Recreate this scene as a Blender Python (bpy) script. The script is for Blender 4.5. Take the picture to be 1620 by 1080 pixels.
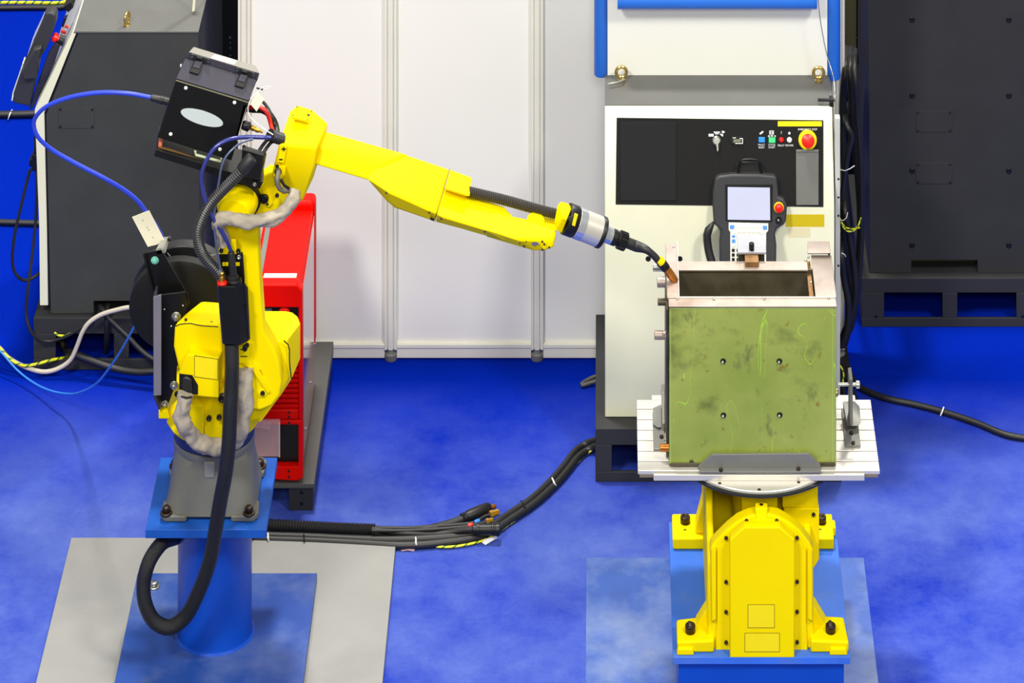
import bpy, bmesh, math, random
from mathutils import Vector, Matrix, noise
random.seed(7)
for o in list(bpy.data.objects): bpy.data.objects.remove(o)
SC = bpy.context.scene
COL = SC.collection
# ------------------------------------------------------------------ camera, light, exposure
K, CX, HY, H, CY = 5540.0, 955.0, -2600.0, 5.4, -9.0      # level view camera with shift (keystone-corrected tele shot from a gallery)
cam = bpy.data.cameras.new('camera'); co = bpy.data.objects.new('camera', cam); COL.objects.link(co)
co.location = (0, CY, H); co.rotation_euler = (math.pi/2, 0, 0)
cam.sensor_width = 36; cam.lens = K/1620*36
cam.shift_x = -(CX-810)/1620; cam.shift_y = -(540-HY)/1620
cam.clip_end = 200
SC.camera = co
w = bpy.data.worlds.new('hall'); SC.world = w; w.use_nodes = True
w.node_tree.nodes['Background'].inputs[0].default_value = (0.98, 0.98, 0.95, 1)
w.node_tree.nodes['Background'].inputs[1].default_value = 0.38
def lamp(name, loc, target, power, size, col=(1, .972, .9)):
    l = bpy.data.lights.new(name, 'AREA'); l.shape = 'DISK'; l.size = size; l.energy = power; l.color = col
    o = bpy.data.objects.new(name, l); COL.objects.link(o); o.location = loc
    o.rotation_euler = (Vector(target)-Vector(loc)).to_track_quat('-Z', 'Y').to_euler()
    return o
lamp('hall_lamp_front', (-3.2, -6.5, 7.6), (-.3, -.7, .4), 560, 1.3)
lamp('hall_lamp_side', (3.6, -5.5, 7.8), (0, -.7, .4), 430, 1.3)
lamp('fill_lamp_centre', (.2, -9.5, 6.4), (0, -.2, .5), 310, 1.4)  # added fill light, brightens the upright faces
lamp('hall_lamp_back', (1.9, 4.6, 7.0), (0, -.7, .3), 380, .8)
lamp('hall_lamp_over', (-.9, .78, 7.6), (-.5, -.8, .3), 580, .8)
SC.view_settings.view_transform = 'Standard'; SC.view_settings.look = 'None'
SC.view_settings.gamma = 1; SC.view_settings.use_curve_mapping = False
SC.view_settings.exposure = 0.0

# ------------------------------------------------------------------ helpers
def W(px, py, D): return Vector(((px-CX)*D/K, CY+D, H-(py-HY)*D/K))
def DZ(py, z): return (H-z)*K/(py-HY)
def G(px, py, z=0.0): return W(px, py, DZ(py, z))
ORG = {}
def srgb(r, g, b):
    f = lambda c: (c/255/12.92) if c/255 <= .04045 else ((c/255+.055)/1.055)**2.4
    return (f(r), f(g), f(b), 1)
MATS = {}
def mat(name, c, rough=.5, metal=0., var=.06, vs=9., bump=0., bs=120., coat=0., c2=None, c2s=4., c2lo=.5, c2hi=.7, emit=0., alpha=1., spec=.5, lin=None):
    if name in MATS: return MATS[name]
    m = bpy.data.materials.new(name); m.use_nodes = True; nt = m.node_tree; N = nt.nodes; L = nt.links
    b = N['Principled BSDF']
    base = lin or srgb(*c)
    tc = N.new('ShaderNodeTexCoord')
    n = N.new('ShaderNodeTexNoise'); n.inputs['Scale'].default_value = vs; n.inputs['Detail'].default_value = 5
    L.new(tc.outputs['Object'], n.inputs['Vector'])
    r = N.new('ShaderNodeValToRGB')
    lo = tuple(max(0, x*(1-var)) for x in base[:3])+(1,); hi = tuple(min(1, x*(1+var)) for x in base[:3])+(1,)
    r.color_ramp.elements[0].color = lo; r.color_ramp.elements[1].color = hi
    r.color_ramp.elements[0].position = .35; r.color_ramp.elements[1].position = .65
    L.new(n.outputs['Fac'], r.inputs['Fac']); out = r.outputs['Color']
    if c2:
        n2 = N.new('ShaderNodeTexNoise'); n2.inputs['Scale'].default_value = c2s; n2.inputs['Detail'].default_value = 8; n2.inputs['Roughness'].default_value = .62
        L.new(tc.outputs['Object'], n2.inputs['Vector'])
        mr = N.new('ShaderNodeMapRange'); mr.inputs[1].default_value = c2lo; mr.inputs[2].default_value = c2hi
        L.new(n2.outputs['Fac'], mr.inputs[0])
        mx = N.new('ShaderNodeMix'); mx.data_type = 'RGBA'; L.new(mr.outputs[0], mx.inputs[0]); L.new(out, mx.inputs[6]); mx.inputs[7].default_value = srgb(*c2)
        out = mx.outputs[2]
    L.new(out, b.inputs['Base Color'])
    b.inputs['Roughness'].default_value = rough; b.inputs['Metallic'].default_value = metal
    b.inputs['Coat Weight'].default_value = coat; b.inputs['Coat Roughness'].default_value = .08
    b.inputs['Specular IOR Level'].default_value = spec
    if alpha < 1: b.inputs['Alpha'].default_value = alpha
    if emit: b.inputs['Emission Strength'].default_value = emit; b.inputs['Emission Color'].default_value = base
    if bump:
        nb = N.new('ShaderNodeTexNoise'); nb.inputs['Scale'].default_value = bs; nb.inputs['Detail'].default_value = 3
        L.new(tc.outputs['Object'], nb.inputs['Vector'])
        bp = N.new('ShaderNodeBump'); bp.inputs['Strength'].default_value = bump; bp.inputs['Distance'].default_value = .004
        L.new(nb.outputs['Fac'], bp.inputs['Height']); L.new(bp.outputs[0], b.inputs['Normal'])
    MATS[name] = m
    return m
YEL = mat('yellow_paint', (238, 213, 0), .5, var=.02, bump=.03, bs=300, spec=.05)
YELL = mat('yellow_label', (239, 216, 4), .5, var=.02, spec=.25)
GREYC = mat('grey_casting', (98, 98, 91), .5, var=.06, bump=.15, bs=260)
NAVY = mat('navy_ring', (16, 26, 78), .4)
BLK = mat('black_plastic', (15, 15, 16), .42, spec=.35)
BLKM = mat('black_painted_metal', (12, 12, 11), .42, var=.1, spec=.3)
BLKS = mat('black_satin', (46, 44, 58), .45, var=.14, vs=30, spec=.35)
RUB = mat('black_rubber', (25, 25, 26), .5)
BRAID = mat('black_braid', (17, 17, 18), .4, spec=.4, bump=.5, bs=900)
CABG = mat('cabinet_dark_grey', (60, 62, 60), .6, bump=.08, bs=600, spec=.25)
CABD = mat('cabinet_charcoal', (50, 50, 51), .65, bump=.08, bs=600, spec=.2)
CABT = mat('cabinet_top_grey', (92, 92, 89), .5, bump=.05, bs=500)
BASEG = mat('pallet_base_grey', (48, 49, 51), .6, spec=.25)
PALE = mat('pale_enamel', (228, 228, 198), .38, var=.02)
PANELB = mat('panel_black', (14, 14, 14), .6, bump=.05, bs=600, spec=.2)
PANELB2 = mat('panel_charcoal', (20, 21, 23), .6, spec=.2)
DGREY = mat('pendant_grey', (52, 52, 54), .42, spec=.35)
WHITE = mat('white_panel', (232, 232, 224), .45, var=.015, vs=2)
WHT = mat('white_plastic', (236, 236, 232), .4)
ALU = mat('aluminium_extrusion', (222, 221, 208), .4, .0, var=.03)
STEEL = mat('bare_steel', (166, 152, 142), .42, .4, var=.1, vs=20, c2=(138, 116, 100), c2s=9)
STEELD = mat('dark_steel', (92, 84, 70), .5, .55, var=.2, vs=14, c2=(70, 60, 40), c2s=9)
RUST = mat('rusty_steel', (128, 92, 50), .6, .3, var=.25, vs=40)
MACH = mat('machined_aluminium', (214, 210, 200), .36, .45, var=.03)
BRK = mat('bracket_grey', (122, 122, 117), .45, .25, var=.06)
ZINC = mat('zinc_bolt', (190, 190, 180), .28, .9)
OXID = mat('black_oxide_bolt', (58, 44, 34), .36, .6)
BRASS = mat('brass', (206, 160, 60), .28, .9)
GOLDZ = mat('yellow_zinc', (196, 168, 96), .25, .9)
COPPER = mat('copper_nozzle', (176, 108, 42), .35, .75, var=.15, vs=60)
RED = mat('red_gloss', (226, 7, 0), .42, var=.02, spec=.1)
REDS = mat('red_side_gloss', (200, 20, 8), .12, var=.02, coat=1.)
REDB = mat('red_button', (228, 28, 14), .3)
ORNG = mat('orange_insulator', (196, 80, 30), .5, c2=(120, 74, 22), c2s=20)
BROWN = mat('brown_insulator', (110, 76, 26), .5)
BLUEP = mat('blue_paint', (4, 66, 176), .36, var=.05, spec=.3)
BLUET = mat('blue_tube', (40, 112, 214), .42, var=.03)
BLUEC = mat('blue_cable', (40, 62, 196), .35)
BLUED = mat('blue_dark_cable', (42, 48, 120), .22)
BLUEL = mat('light_blue_wire', (44, 120, 214), .4)
BEIGE = mat('beige_cable', (190, 182, 166), .5)
YGR = mat('yellow_wire', (220, 214, 20), .45)
GRW = mat('green_wire', (40, 110, 30), .45)
FAB = mat('sleeve_fabric', (160, 150, 134), .8, var=.08, bump=.3, bs=90)
PAPER = mat('paper_tag', (232, 226, 196), .7, var=.03)
OVAL = mat('oval_badge', (190, 200, 198), .4, var=.01)
SCRN = mat('pendant_screen', (186, 190, 214), .2, var=.02)
KEYB = mat('key_blue', (70, 140, 225), .5)
KEYW = mat('key_white', (226, 226, 214), .5)
GREENB = mat('green_button', (50, 200, 110), .4, emit=.25)
BLUEB = mat('blue_button', (20, 130, 225), .4)
LAMPW = mat('white_lamp', (240, 232, 222), .4)
LGREY = mat('light_grey_block', (150, 151, 158), .45, .3)
FLAP = mat('grey_flap', (96, 97, 92), .45, bump=.06, bs=500)
OLIVE = mat('olive_panel', (84, 80, 44), .6)
GPLATE = mat('grey_floor_plate', (137, 137, 135), .6, var=.05, vs=5, bump=.06, bs=300, c2=(126, 126, 126), c2s=2.2)
BPLATE = mat('blue_scuffed_plate', (30, 66, 142), .4, var=.08, vs=12, c2=(104, 120, 156), c2s=5, c2lo=.48, c2hi=.9)
SHEET = mat('scuffed_floor_sheet', (44, 80, 158), .45, var=.1, vs=14, c2=(128, 144, 176), c2s=4.2, c2lo=.42, c2hi=.78)
DECK = mat('trolley_steel', (84, 84, 82), .5, .3)
CLEAR = mat('clear_plastic', (235, 190, 190), .15, alpha=.35)
GREENCAP = mat('mint_screw', (120, 200, 180), .4)

def obj(name, bm, m, parent=None, bevel=0., seg=2, ang=34, smooth=True):
    bmesh.ops.recalc_face_normals(bm, faces=bm.faces[:])
    for f in bm.faces: f.smooth = smooth
    for e in bm.edges:
        if len(e.link_faces) == 2:
            e.smooth = e.calc_face_angle(0) < math.radians(ang)
    me = bpy.data.meshes.new(name)
    if parent is None:
        xs = [v.co.x for v in bm.verts]; ys = [v.co.y for v in bm.verts]; zs = [v.co.z for v in bm.verts]
        org = Vector(((min(xs)+max(xs))/2, (min(ys)+max(ys))/2, min(zs)))
    else: org = ORG[parent]
    bmesh.ops.translate(bm, verts=bm.verts[:], vec=-org)
    bm.to_mesh(me); bm.free()
    for mm in (m if isinstance(m, (list, tuple)) else [m]): me.materials.append(mm)
    o = bpy.data.objects.new(name, me); COL.objects.link(o)
    if parent is None: o.location = org
    else: o.parent = parent
    ORG[o] = org
    if bevel:
        b = o.modifiers.new('bevel', 'BEVEL'); b.width = bevel; b.segments = seg; b.limit_method = 'ANGLE'; b.angle_limit = math.radians(32); b.harden_normals = False
    return o
def tag(o, label, cat, group=None):
    o['label'] = label; o['category'] = cat
    if group: o['group'] = group
    return o
def thing(name, label, cat, loc, group=None):
    o = bpy.data.objects.new(name, None); COL.objects.link(o); o.location = loc; o.empty_display_size = .05
    ORG[o] = Vector(loc); tag(o, label, cat, group); return o
def struct(o): o['kind'] = 'structure'; return o
def prism(bm, pts, vec):
    a = [bm.verts.new(p) for p in pts]; b = [bm.verts.new(p+vec) for p in pts]; n = len(a)
    bm.faces.new(a); bm.faces.new(b[::-1])
    for i in range(n): bm.faces.new((a[i], b[i], b[(i+1) % n], a[(i+1) % n]))
def slab(bm, pts, D0, D1): prism(bm, [W(x, y, D0) for x, y in pts], Vector((0, D1-D0, 0)))
def rect(x0, y0, x1, y1): return [(x0, y0), (x1, y0), (x1, y1), (x0, y1)]
def slabs(name, ptss, D0, D1, m, parent=None, bevel=0., **k):
    bm = bmesh.new()
    for p in ptss: slab(bm, p, D0, D1)
    return obj(name, bm, m, parent, bevel, **k)
def bx(bm, x0, x1, y0, y1, z0, z1):
    prism(bm, [Vector((x0, y0, z0)), Vector((x1, y0, z0)), Vector((x1, y1, z0)), Vector((x0, y1, z0))], Vector((0, 0, z1-z0)))
def boxo(name, b, m, parent=None, bevel=0., **k):
    bm = bmesh.new(); bx(bm, *b); return obj(name, bm, m, parent, bevel, **k)
def hull(name, pts, m, parent=None, bevel=0., seg=2):
    bm = bmesh.new()
    for p in pts: bm.verts.new(W(*p) if not isinstance(p, Vector) else p)
    r = bmesh.ops.convex_hull(bm, input=bm.verts[:])
    bad = [g for g in set(r['geom_interior'])|set(r['geom_unused']) if isinstance(g, bmesh.types.BMVert) and g.is_valid]
    if bad: bmesh.ops.delete(bm, geom=bad, context='VERTS')
    bmesh.ops.dissolve_limit(bm, angle_limit=math.radians(6), verts=bm.verts[:], edges=bm.edges[:])
    return obj(name, bm, m, parent, bevel, seg)
def frame(d):
    d = d.normalized(); a = Vector((0, 0, 1)) if abs(d.z) < .9 else Vector((0, 1, 0))
    u = d.cross(a).normalized(); return u, u.cross(d).normalized(), d
def lathe(bm, prof, o, axis, seg=28, zs=1., mi=0):
    u, v, d = frame(Vector(axis)); rings = []
    for r, h in prof:
        ring = []
        for i in range(seg):
            t = 2*math.pi*i/seg; off = (u*math.cos(t)+v*math.sin(t))*max(r, 1e-5); off.z *= zs
            ring.append(bm.verts.new(Vector(o)+d*h+off))
        rings.append(ring)
    for a, b in zip(rings, rings[1:]):
        for i in range(seg): bm.faces.new((a[i], a[(i+1) % seg], b[(i+1) % seg], b[i])).material_index = mi
    bm.faces.new(rings[0][::-1]).material_index = mi; bm.faces.new(rings[-1]).material_index = mi
def latheo(name, prof, o, axis, m, parent=None, seg=28, zs=1., bevel=0.):
    bm = bmesh.new(); lathe(bm, prof, o, axis, seg, zs); return obj(name, bm, m, parent, bevel)
def smooth_path(P, step):
    P = [Vector(p) for p in P]
    if len(P) == 2:
        n = max(1, int((P[1]-P[0]).length/step)); return [P[0].lerp(P[1], i/n) for i in range(n+1)]
    Q = [P[0]*2-P[1]]+P+[P[-1]*2-P[-2]]; out = []
    for i in range(1, len(Q)-2):
        p0, p1, p2, p3 = Q[i-1:i+3]
        # centripetal parameterisation keeps the curve free of loops
        t0 = 0; t1 = t0+max(1e-4, (p1-p0).length**.5); t2 = t1+max(1e-4, (p2-p1).length**.5); t3 = t2+max(1e-4, (p3-p2).length**.5)
        n = max(2, int((p2-p1).length/step*4))
        for k in range(n):
            t = t1+(t2-t1)*k/n
            a1 = p0*((t1-t)/(t1-t0))+p1*((t-t0)/(t1-t0)); a2 = p1*((t2-t)/(t2-t1))+p2*((t-t1)/(t2-t1)); a3 = p2*((t3-t)/(t3-t2))+p3*((t-t2)/(t3-t2))
            b1 = a1*((t2-t)/(t2-t0))+a2*((t-t0)/(t2-t0)); b2 = a2*((t3-t)/(t3-t1))+a3*((t-t1)/(t3-t1))
            out.append(b1*((t2-t)/(t2-t1))+b2*((t-t1)/(t2-t1)))
    out.append(P[-1])
    L = [0]
    for a, b in zip(out, out[1:]): L.append(L[-1]+(b-a).length)
    n = max(2, int(L[-1]/step)); res = []; j = 0
    for i in range(n+1):
        s = L[-1]*i/n
        while j < len(L)-2 and L[j+1] < s: j += 1
        f = (s-L[j])/max(1e-9, L[j+1]-L[j]); res.append(out[j].lerp(out[j+1], min(1, f)))
    return res
def tube(bm, P, r, seg=10, step=.012, corr=None, stripe=False, crumple=0., taper=None):
    if corr: step = corr/2
    pts = smooth_path(P, step); n = len(pts); rings = []
    t = (pts[1]-pts[0]).normalized(); u, v, _ = frame(t)
    for i, p in enumerate(pts):
        t2 = (pts[min(i+1, n-1)]-pts[max(i-1, 0)]).normalized()
        q = t.rotation_difference(t2); u = q @ u; t = t2; v = t.cross(u).normalized(); u = v.cross(t).normalized()
        rr = r*(taper(i/(n-1)) if taper else 1)
        if corr and i % 2: rr *= .84
        ring = []
        for j in range(seg):
            a = 2*math.pi*j/seg; d = u*math.cos(a)+v*math.sin(a); k = rr
            if crumple:
                q_ = p*26+d*1.1
                k *= 1+crumple*(noise.noise(q_)*.8+.75*(.35-abs(noise.noise(Vector((i*step*52, d.x*.8, d.z*.8))+Vector((j*.05, 3, 7)))))+.4*(.2-abs(noise.noise(q_*2.4))))
            ring.append(bm.verts.new(p+d*k))
        rings.append(ring)
    for i, (a, b) in enumerate(zip(rings, rings[1:])):
        for j in range(seg):
            f = bm.faces.new((a[j], a[(j+1) % seg], b[(j+1) % seg], b[j]))
            if stripe: f.material_index = 1 if (i+j) % seg < max(2, seg//3) else 0
    bm.faces.new(rings[0][::-1]); bm.faces.new(rings[-1])
def tubeo(name, P, r, m, parent=None, **k):
    bm = bmesh.new(); tube(bm, P, r, **k); return obj(name, bm, m, parent, ang=80 if not k.get('corr') else 30)
def cable(name, P, r, m, label, cat='cable', group=None, parent=None, **k):
    o = tubeo(name, P, r, m, parent, **k)
    if parent is None: tag(o, label, cat, group)
    return o
class Plane:
    def __init__(s, p0, u, v):
        s.p0 = Vector(p0); s.u = Vector(u).normalized(); s.v = Vector(v).normalized(); s.n = s.u.cross(s.v).normalized()
    def at(s, px, py, off=0.):
        c = Vector((0, CY, H)); d = W(px, py, 1.)-c
        return c+d*(((s.p0-c).dot(s.n))/d.dot(s.n))+s.n*off
    def plate(s, bm, pts, t0, t1): prism(bm, [s.at(x, y, t0) for x, y in pts], s.n*(t1-t0))
def vplane(D): return Plane((0, CY+D, 0), (1, 0, 0), (0, 0, 1))
def plateo(name, pl, ptss, t0, t1, m, parent=None, bevel=0., **k):
    bm = bmesh.new()
    for p in ptss: pl.plate(bm, p, t0, t1)
    return obj(name, bm, m, parent, bevel, **k)
def text(name, s, pl, px, py, size, m, parent, wide=1.):
    cu = bpy.data.curves.new(name, 'FONT'); cu.body = s; cu.align_x = 'CENTER'; cu.align_y = 'CENTER'; cu.size = 1; cu.extrude = .02
    t = bpy.data.objects.new(name, cu); COL.objects.link(t); bpy.context.view_layer.update()
    me = bpy.data.meshes.new_from_object(t.evaluated_get(bpy.context.evaluated_depsgraph_get()))
    bpy.data.objects.remove(t); bpy.data.curves.remove(cu)
    c = pl.at(px, py, .0012)
    M = Matrix((pl.u*size*wide, pl.v*size, pl.n*size*.3)).transposed().to_4x4(); M.translation = c-ORG[parent]
    me.transform(M); me.materials.clear(); me.materials.append(m)
    o = bpy.data.objects.new(name, me); COL.objects.link(o); o.parent = parent; ORG[o] = ORG[parent]; return o
PIECES = {}
def fastener(name, kind, p, axis, r, h, m, parent, roll=0.):
    key = (kind, round(r, 5), round(h, 5), m.name)
    if key not in PIECES:
        bm = bmesh.new(); Z = (0, 0, 1); O = (0, 0, 0)
        if kind == 'hex':
            lathe(bm, [(r*1.5, 0), (r*1.5, h*.22), (r*1.3, h*.26)], O, Z, 16); lathe(bm, [(r, h*.26), (r, h*.9), (r*.85, h)], O, Z, 6)
        elif kind == 'socket':
            lathe(bm, [(r, 0), (r, h*.9), (r*.93, h), (r*.55, h), (r*.5, h*.5)], O, Z, 14)
        elif kind == 'dome': lathe(bm, [(r, 0), (r, h*.35), (r*.75, h*.8), (r*.35, h)], O, Z, 10)
        elif kind == 'plug': lathe(bm, [(r, 0), (r, h*.6), (r*.8, h), (r*.6, h*.8)], O, Z, 14)
        for f in bm.faces: f.smooth = True
        for e in bm.edges:
            if len(e.link_faces) == 2: e.smooth = e.calc_face_angle(0) < .6
        bmesh.ops.recalc_face_normals(bm, faces=bm.faces[:])
        me = bpy.data.meshes.new(name); bm.to_mesh(me); bm.free(); me.materials.append(m); PIECES[key] = me
    o = bpy.data.objects.new(name, PIECES[key]); COL.objects.link(o); o.parent = parent
    o.location = Vector(p)-ORG[parent]; o.rotation_euler = (Vector(axis).to_track_quat('Z', 'Y') @ Matrix.Rotation(roll, 3, 'Z').to_quaternion()).to_euler()
    ORG[o] = Vector(p); return o
F = Vector((0, -1, 0)); U = Vector((0, 0, 1))

# ------------------------------------------------------------------ setting: floor and partition wall
def carpet():
    m = bpy.data.materials.new('blue_carpet'); m.use_nodes = True; nt = m.node_tree; N = nt.nodes; L = nt.links; b = N['Principled BSDF']
    tc = N.new('ShaderNodeTexCoord')
    def nz(s, d=5, r=.55):
        n = N.new('ShaderNodeTexNoise'); n.inputs['Scale'].default_value = s; n.inputs['Detail'].default_value = d; n.inputs['Roughness'].default_value = r
        L.new(tc.outputs['Object'], n.inputs['Vector']); return n
    def mr(n, a, c):
        k = N.new('ShaderNodeMapRange'); k.inputs[1].default_value = a; k.inputs[2].default_value = c; L.new(n.outputs['Fac'], k.inputs[0]); return k.outputs[0]
    def mix(f, a, c):
        k = N.new('ShaderNodeMix'); k.data_type = 'RGBA'; L.new(f, k.inputs[0])
        for s, i in ((a, 6), (c, 7)):
            if isinstance(s, tuple): k.inputs[i].default_value = s
            else: L.new(s, k.inputs[i])
        return k.outputs[2]
    c = mix(mr(nz(420, 2), .3, .7), srgb(0, 20, 142), srgb(8, 44, 172))
    sx = N.new('ShaderNodeSeparateXYZ'); L.new(tc.outputs['Object'], sx.inputs[0])
    wy = N.new('ShaderNodeMapRange'); wy.inputs[1].default_value = .35-1.4; wy.inputs[2].default_value = -.25-1.4; L.new(sx.outputs['Y'], wy.inputs[0])   # pale scuffs fade out towards the wall
    wn = mr(nz(1.9, 14, .72), .3, .78); k = N.new('ShaderNodeMath'); k.operation = 'MULTIPLY'; L.new(wy.outputs[0], k.inputs[0]); L.new(wn, k.inputs[1])
    sc = mix(k.outputs[0], c, srgb(100, 120, 188))
    L.new(sc, b.inputs['Base Color']); b.inputs['Roughness'].default_value = 1; b.inputs['Specular IOR Level'].default_value = 0
    bp = N.new('ShaderNodeBump'); bp.inputs['Strength'].default_value = .5; bp.inputs['Distance'].default_value = .003
    L.new(nz(650, 2).outputs['Fac'], bp.inputs['Height']); L.new(bp.outputs[0], b.inputs['Normal'])
    return m
struct(boxo('floor', (-4, 4, -2.2, 5, -.05, 0), carpet()))
DW = 9.45
wall = struct(boxo('wall_back', (W(378, 0, DW).x, W(1334, 0, DW).x, CY+DW+.012, CY+DW+.03, .02, 1.95), WHITE))
posts_px = [387, 618.5, 850, 1081, 1326]
def post(px):
    c = W(px, 0, DW); s = .0162; bm = bmesh.new(); ring = []
    for k in range(4):          # square extrusion with two open channels on each face
        q = [(-1, -1), (-.62, -1), (-.62, -.72), (-.36, -.72), (-.36, -1.06), (.36, -1.06), (.36, -.72), (.62, -.72), (.62, -1)]
        for x, y in q:
            for _ in range(k): x, y = -y, x
            ring.append(Vector((c.x+x*s, c.y+y*s, .03)))
    prism(bm, ring, U*1.92)
    o = obj('wall_post', bm, ALU, wall)
    latheo('foot', [(.011, .0), (.017, .0), (.0185, .006), (.0185, .016), (.011, .02), (.008, .034)], (c.x, c.y-.004, 0), U, BRK, o, 20)
for px in posts_px: post(px)
for a, b in zip(posts_px, posts_px[1:]):
    x0 = W(a+9.6, 0, DW).x; x1 = W(b-9.6, 0, DW).x
    boxo('wall_panel', (x0, x1, CY+DW-.004, CY+DW+.012, .045, 1.95), WHITE, wall)
    r = boxo('bottom_rail', (x0, x1, CY+DW-.012, CY+DW-.002, .006, .046), ALU, wall, .001)
    boxo('rail_lip', (x0, x1, CY+DW-.0155, CY+DW-.011, .034, .044), ALU, r, .001)

# ------------------------------------------------------------------ control cabinets
def pallet_base(px0, px1, y0, y1, Df, depth, pockets, parent, zt):
    xs = [px0]
    pts = [rect(px0, y0, px1, pockets[0][1]), rect(px0, pockets[0][3], px1, y1)]
    edges = [px0]+[e for p in pockets for e in (p[0], p[2])]+[px1]
    for i in range(0, len(edges), 2): pts.append(rect(edges[i], pockets[0][1], edges[i+1], pockets[0][3]))
    bm = bmesh.new()
    for p in pts: slab(bm, p, Df, Df+.008)
    xl = W(px0, 0, Df).x; xr = W(px1, 0, Df).x; Y = CY+Df
    bx(bm, xl, xr, Y+.008, Y+depth, zt-.006, zt)
    bx(bm, xl, xl+.008, Y+.008, Y+depth, 0.0, zt-.006); bx(bm, xr-.008, xr, Y+.008, Y+depth, 0.0, zt-.006)
    bx(bm, xl, xr, Y+depth-.008, Y+depth, 0.0, zt-.006)
    return obj('pallet_base', bm, BASEG, parent, .0015)
def eyebolt(p, parent, tilt=0., m=GOLDZ, R=.0135):
    bm = bmesh.new(); p = Vector(p)
    lathe(bm, [(.010, 0), (.0105, .004), (.007, .007), (.006, .012)], p, U, 16)
    u = Vector((math.cos(tilt), math.sin(tilt), 0)); c = p+U*(R*1.0+.010)
    n1, n2 = 26, 10
    g = [[bm.verts.new(c+(u*math.cos(a)+U*math.sin(a))*(R+.0042*math.cos(b))+u.cross(U)*.0042*math.sin(b)) for b in [2*math.pi*j/n2 for j in range(n2)]] for a in [2*math.pi*i/n1 for i in range(n1)]]
    for i in range(n1):
        for j in range(n2): bm.faces.new((g[i][j], g[(i+1) % n1][j], g[(i+1) % n1][(j+1) % n2], g[i][(j+1) % n2]))
    return obj('eyebolt', bm, m, parent)
def access_plate(px0, py0, px1, py1, D, parent, m):
    p = slabs('access_plate', [rect(px0, py0, px1, py1)], D-.0022, D, m, parent, .0006)
    for x, y in ((px0+3, py0+3), (px1-3, py0+3), (px0+3, py1-3), (px1-3, py1-3)):
        fastener('screw', 'dome', W(x, y, D-.0022), F, .0032, .003, BLK, p)

# left cabinet, seen from its side, front facing left
DL = 9.41
LC = thing('control_cabinet', 'dark grey sloped-front control cabinet at the left, seen side-on with pale front edge', 'cabinet', G(180, 585))
slabs('cabinet_body', [[(124, 52), (313, 52), (317, 496), (228, 496), (228, 476), (148, 476), (148, 496), (80, 496), (77, 360), (73, 182)]], DL, DL+.585, CABG, LC, .001)
slabs('cover_seam', [[(119, 53), (126, 53), (75, 182), (79, 360), (82, 484), (74, 484), (72, 360), (68, 182)]], DL+.004, DL+.58, BLK, LC)
slabs('front_panel', [[(115, 51), (121, 51), (70, 178), (74, 360), (76, 483), (63, 483), (62, 360), (55, 173)]], DL-.002, DL+.587, PALE, LC, .001)
slabs('top_cover', [[(117, 49.5), (314, 49.5), (314, 52.5), (116, 52.5)]], DL-.004, DL+.587, CABT, LC, .0008)
slabs('inner_box', [rect(150, 474, 226, 500)], DL+.12, DL+.4, BLK, LC)
access_plate(92.5, 170, 149, 203, DL, LC, CABG)
slabs('cable_clamp_plate', [rect(129, 485, 148, 494)], DL-.002, DL, CABG, LC); 
eyebolt(G(201, 42, .897), LC, 1.25)
pallet_base(53, 326, 503, 585, 9.39, .62, [(88, 528, 180, 568), (204, 528, 292, 568)], LC, .14)
e = latheo('emergency_button', [(.008, 0), (.008, .01), (.012, .012), (.0125, .02), (.009, .024)], W(96, 63, DL+.07), (-1, 0, .42), REDB, LC, 18)
latheo('button_collar', [(.013, -.01), (.013, .006)], W(96, 63, DL+.07), (-1, 0, .42), BLK, e, 18)
bm = bmesh.new(); lathe(bm, [(.004, 0), (.005, .012), (.003, .014)], W(104, 52, DL+.2), (-1, 0, .42), 12); lathe(bm, [(.004, 0), (.004, .01)], W(108, 43, DL+.2), (-1, 0, .42), 12); obj('indicator', bm, REDB, LC)
bm = bmesh.new(); slab(bm, [(50, 246), (60, 245), (60, 271), (50, 271)], DL+.02, DL+.06); slab(bm, [(46, 254), (51, 252), (51, 264), (46, 263)], DL+.025, DL+.055); obj('cable_socket', bm, BLK, LC, .0012)
bm = bmesh.new(); slab(bm, [(100, 12), (112, 3), (116, 12), (108, 20)], DL+.1, DL+.16); slab(bm, [(101, 30), (106, 28), (100, 44), (97, 42)], DL+.08, DL+.1); obj('front_latch', bm, BLK, LC, .001)
tag(slabs('white_board', [[(304, 18), (307.5, 18), (316, -80), (311, -80)]], DL+.09, DL+.11, PALE), 'narrow white board edge standing on top of the side-on cabinet', 'board')
# teach pendant on the left cabinet, edge-on
TP = thing('teach_pendant', 'dark grey teach pendant seen edge-on, hanging on the side-on cabinet', 'pendant', W(60, 170, 9.5))
slabs('pendant_body', [[(71, 21), (80, 19), (88.7, 24), (87.6, 39), (75, 74), (62, 95), (60, 110), (47, 169), (20, 163), (21, 147), (33, 112), (39, 98), (55, 59)]], 9.46, 9.50, DGREY, TP, .005, seg=3)
slabs('grip_housing', [[(53, 78), (66, 75), (60, 96), (58, 125), (36, 128), (33, 116), (42, 99)]], 9.44, 9.475, DGREY, TP, .005, seg=3)
slabs('key_face', [[(37, 101), (34.5, 112), (22, 149), (19.5, 160), (18, 159), (20, 146), (32, 111), (35.5, 100)]], 9.463, 9.498, KEYW, TP)
slabs('screen', [[(69, 28), (53.5, 62), (44, 92), (42, 92), (52, 60), (67.5, 28)]], 9.463, 9.498, SCRN, TP)
latheo('emergency_button', [(.006, 0), (.007, .002), (.0085, .009), (.006, .012)], W(43, 105, 9.49), (-1, 0, .38), REDB, TP, 16)
slabs('pendant_holder', [[(88, 68), (96, 70), (86, 100), (63, 150), (50, 174), (46, 172), (60, 130), (74, 90)]], 9.47, 9.5, BLKS, LC, .003)

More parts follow.
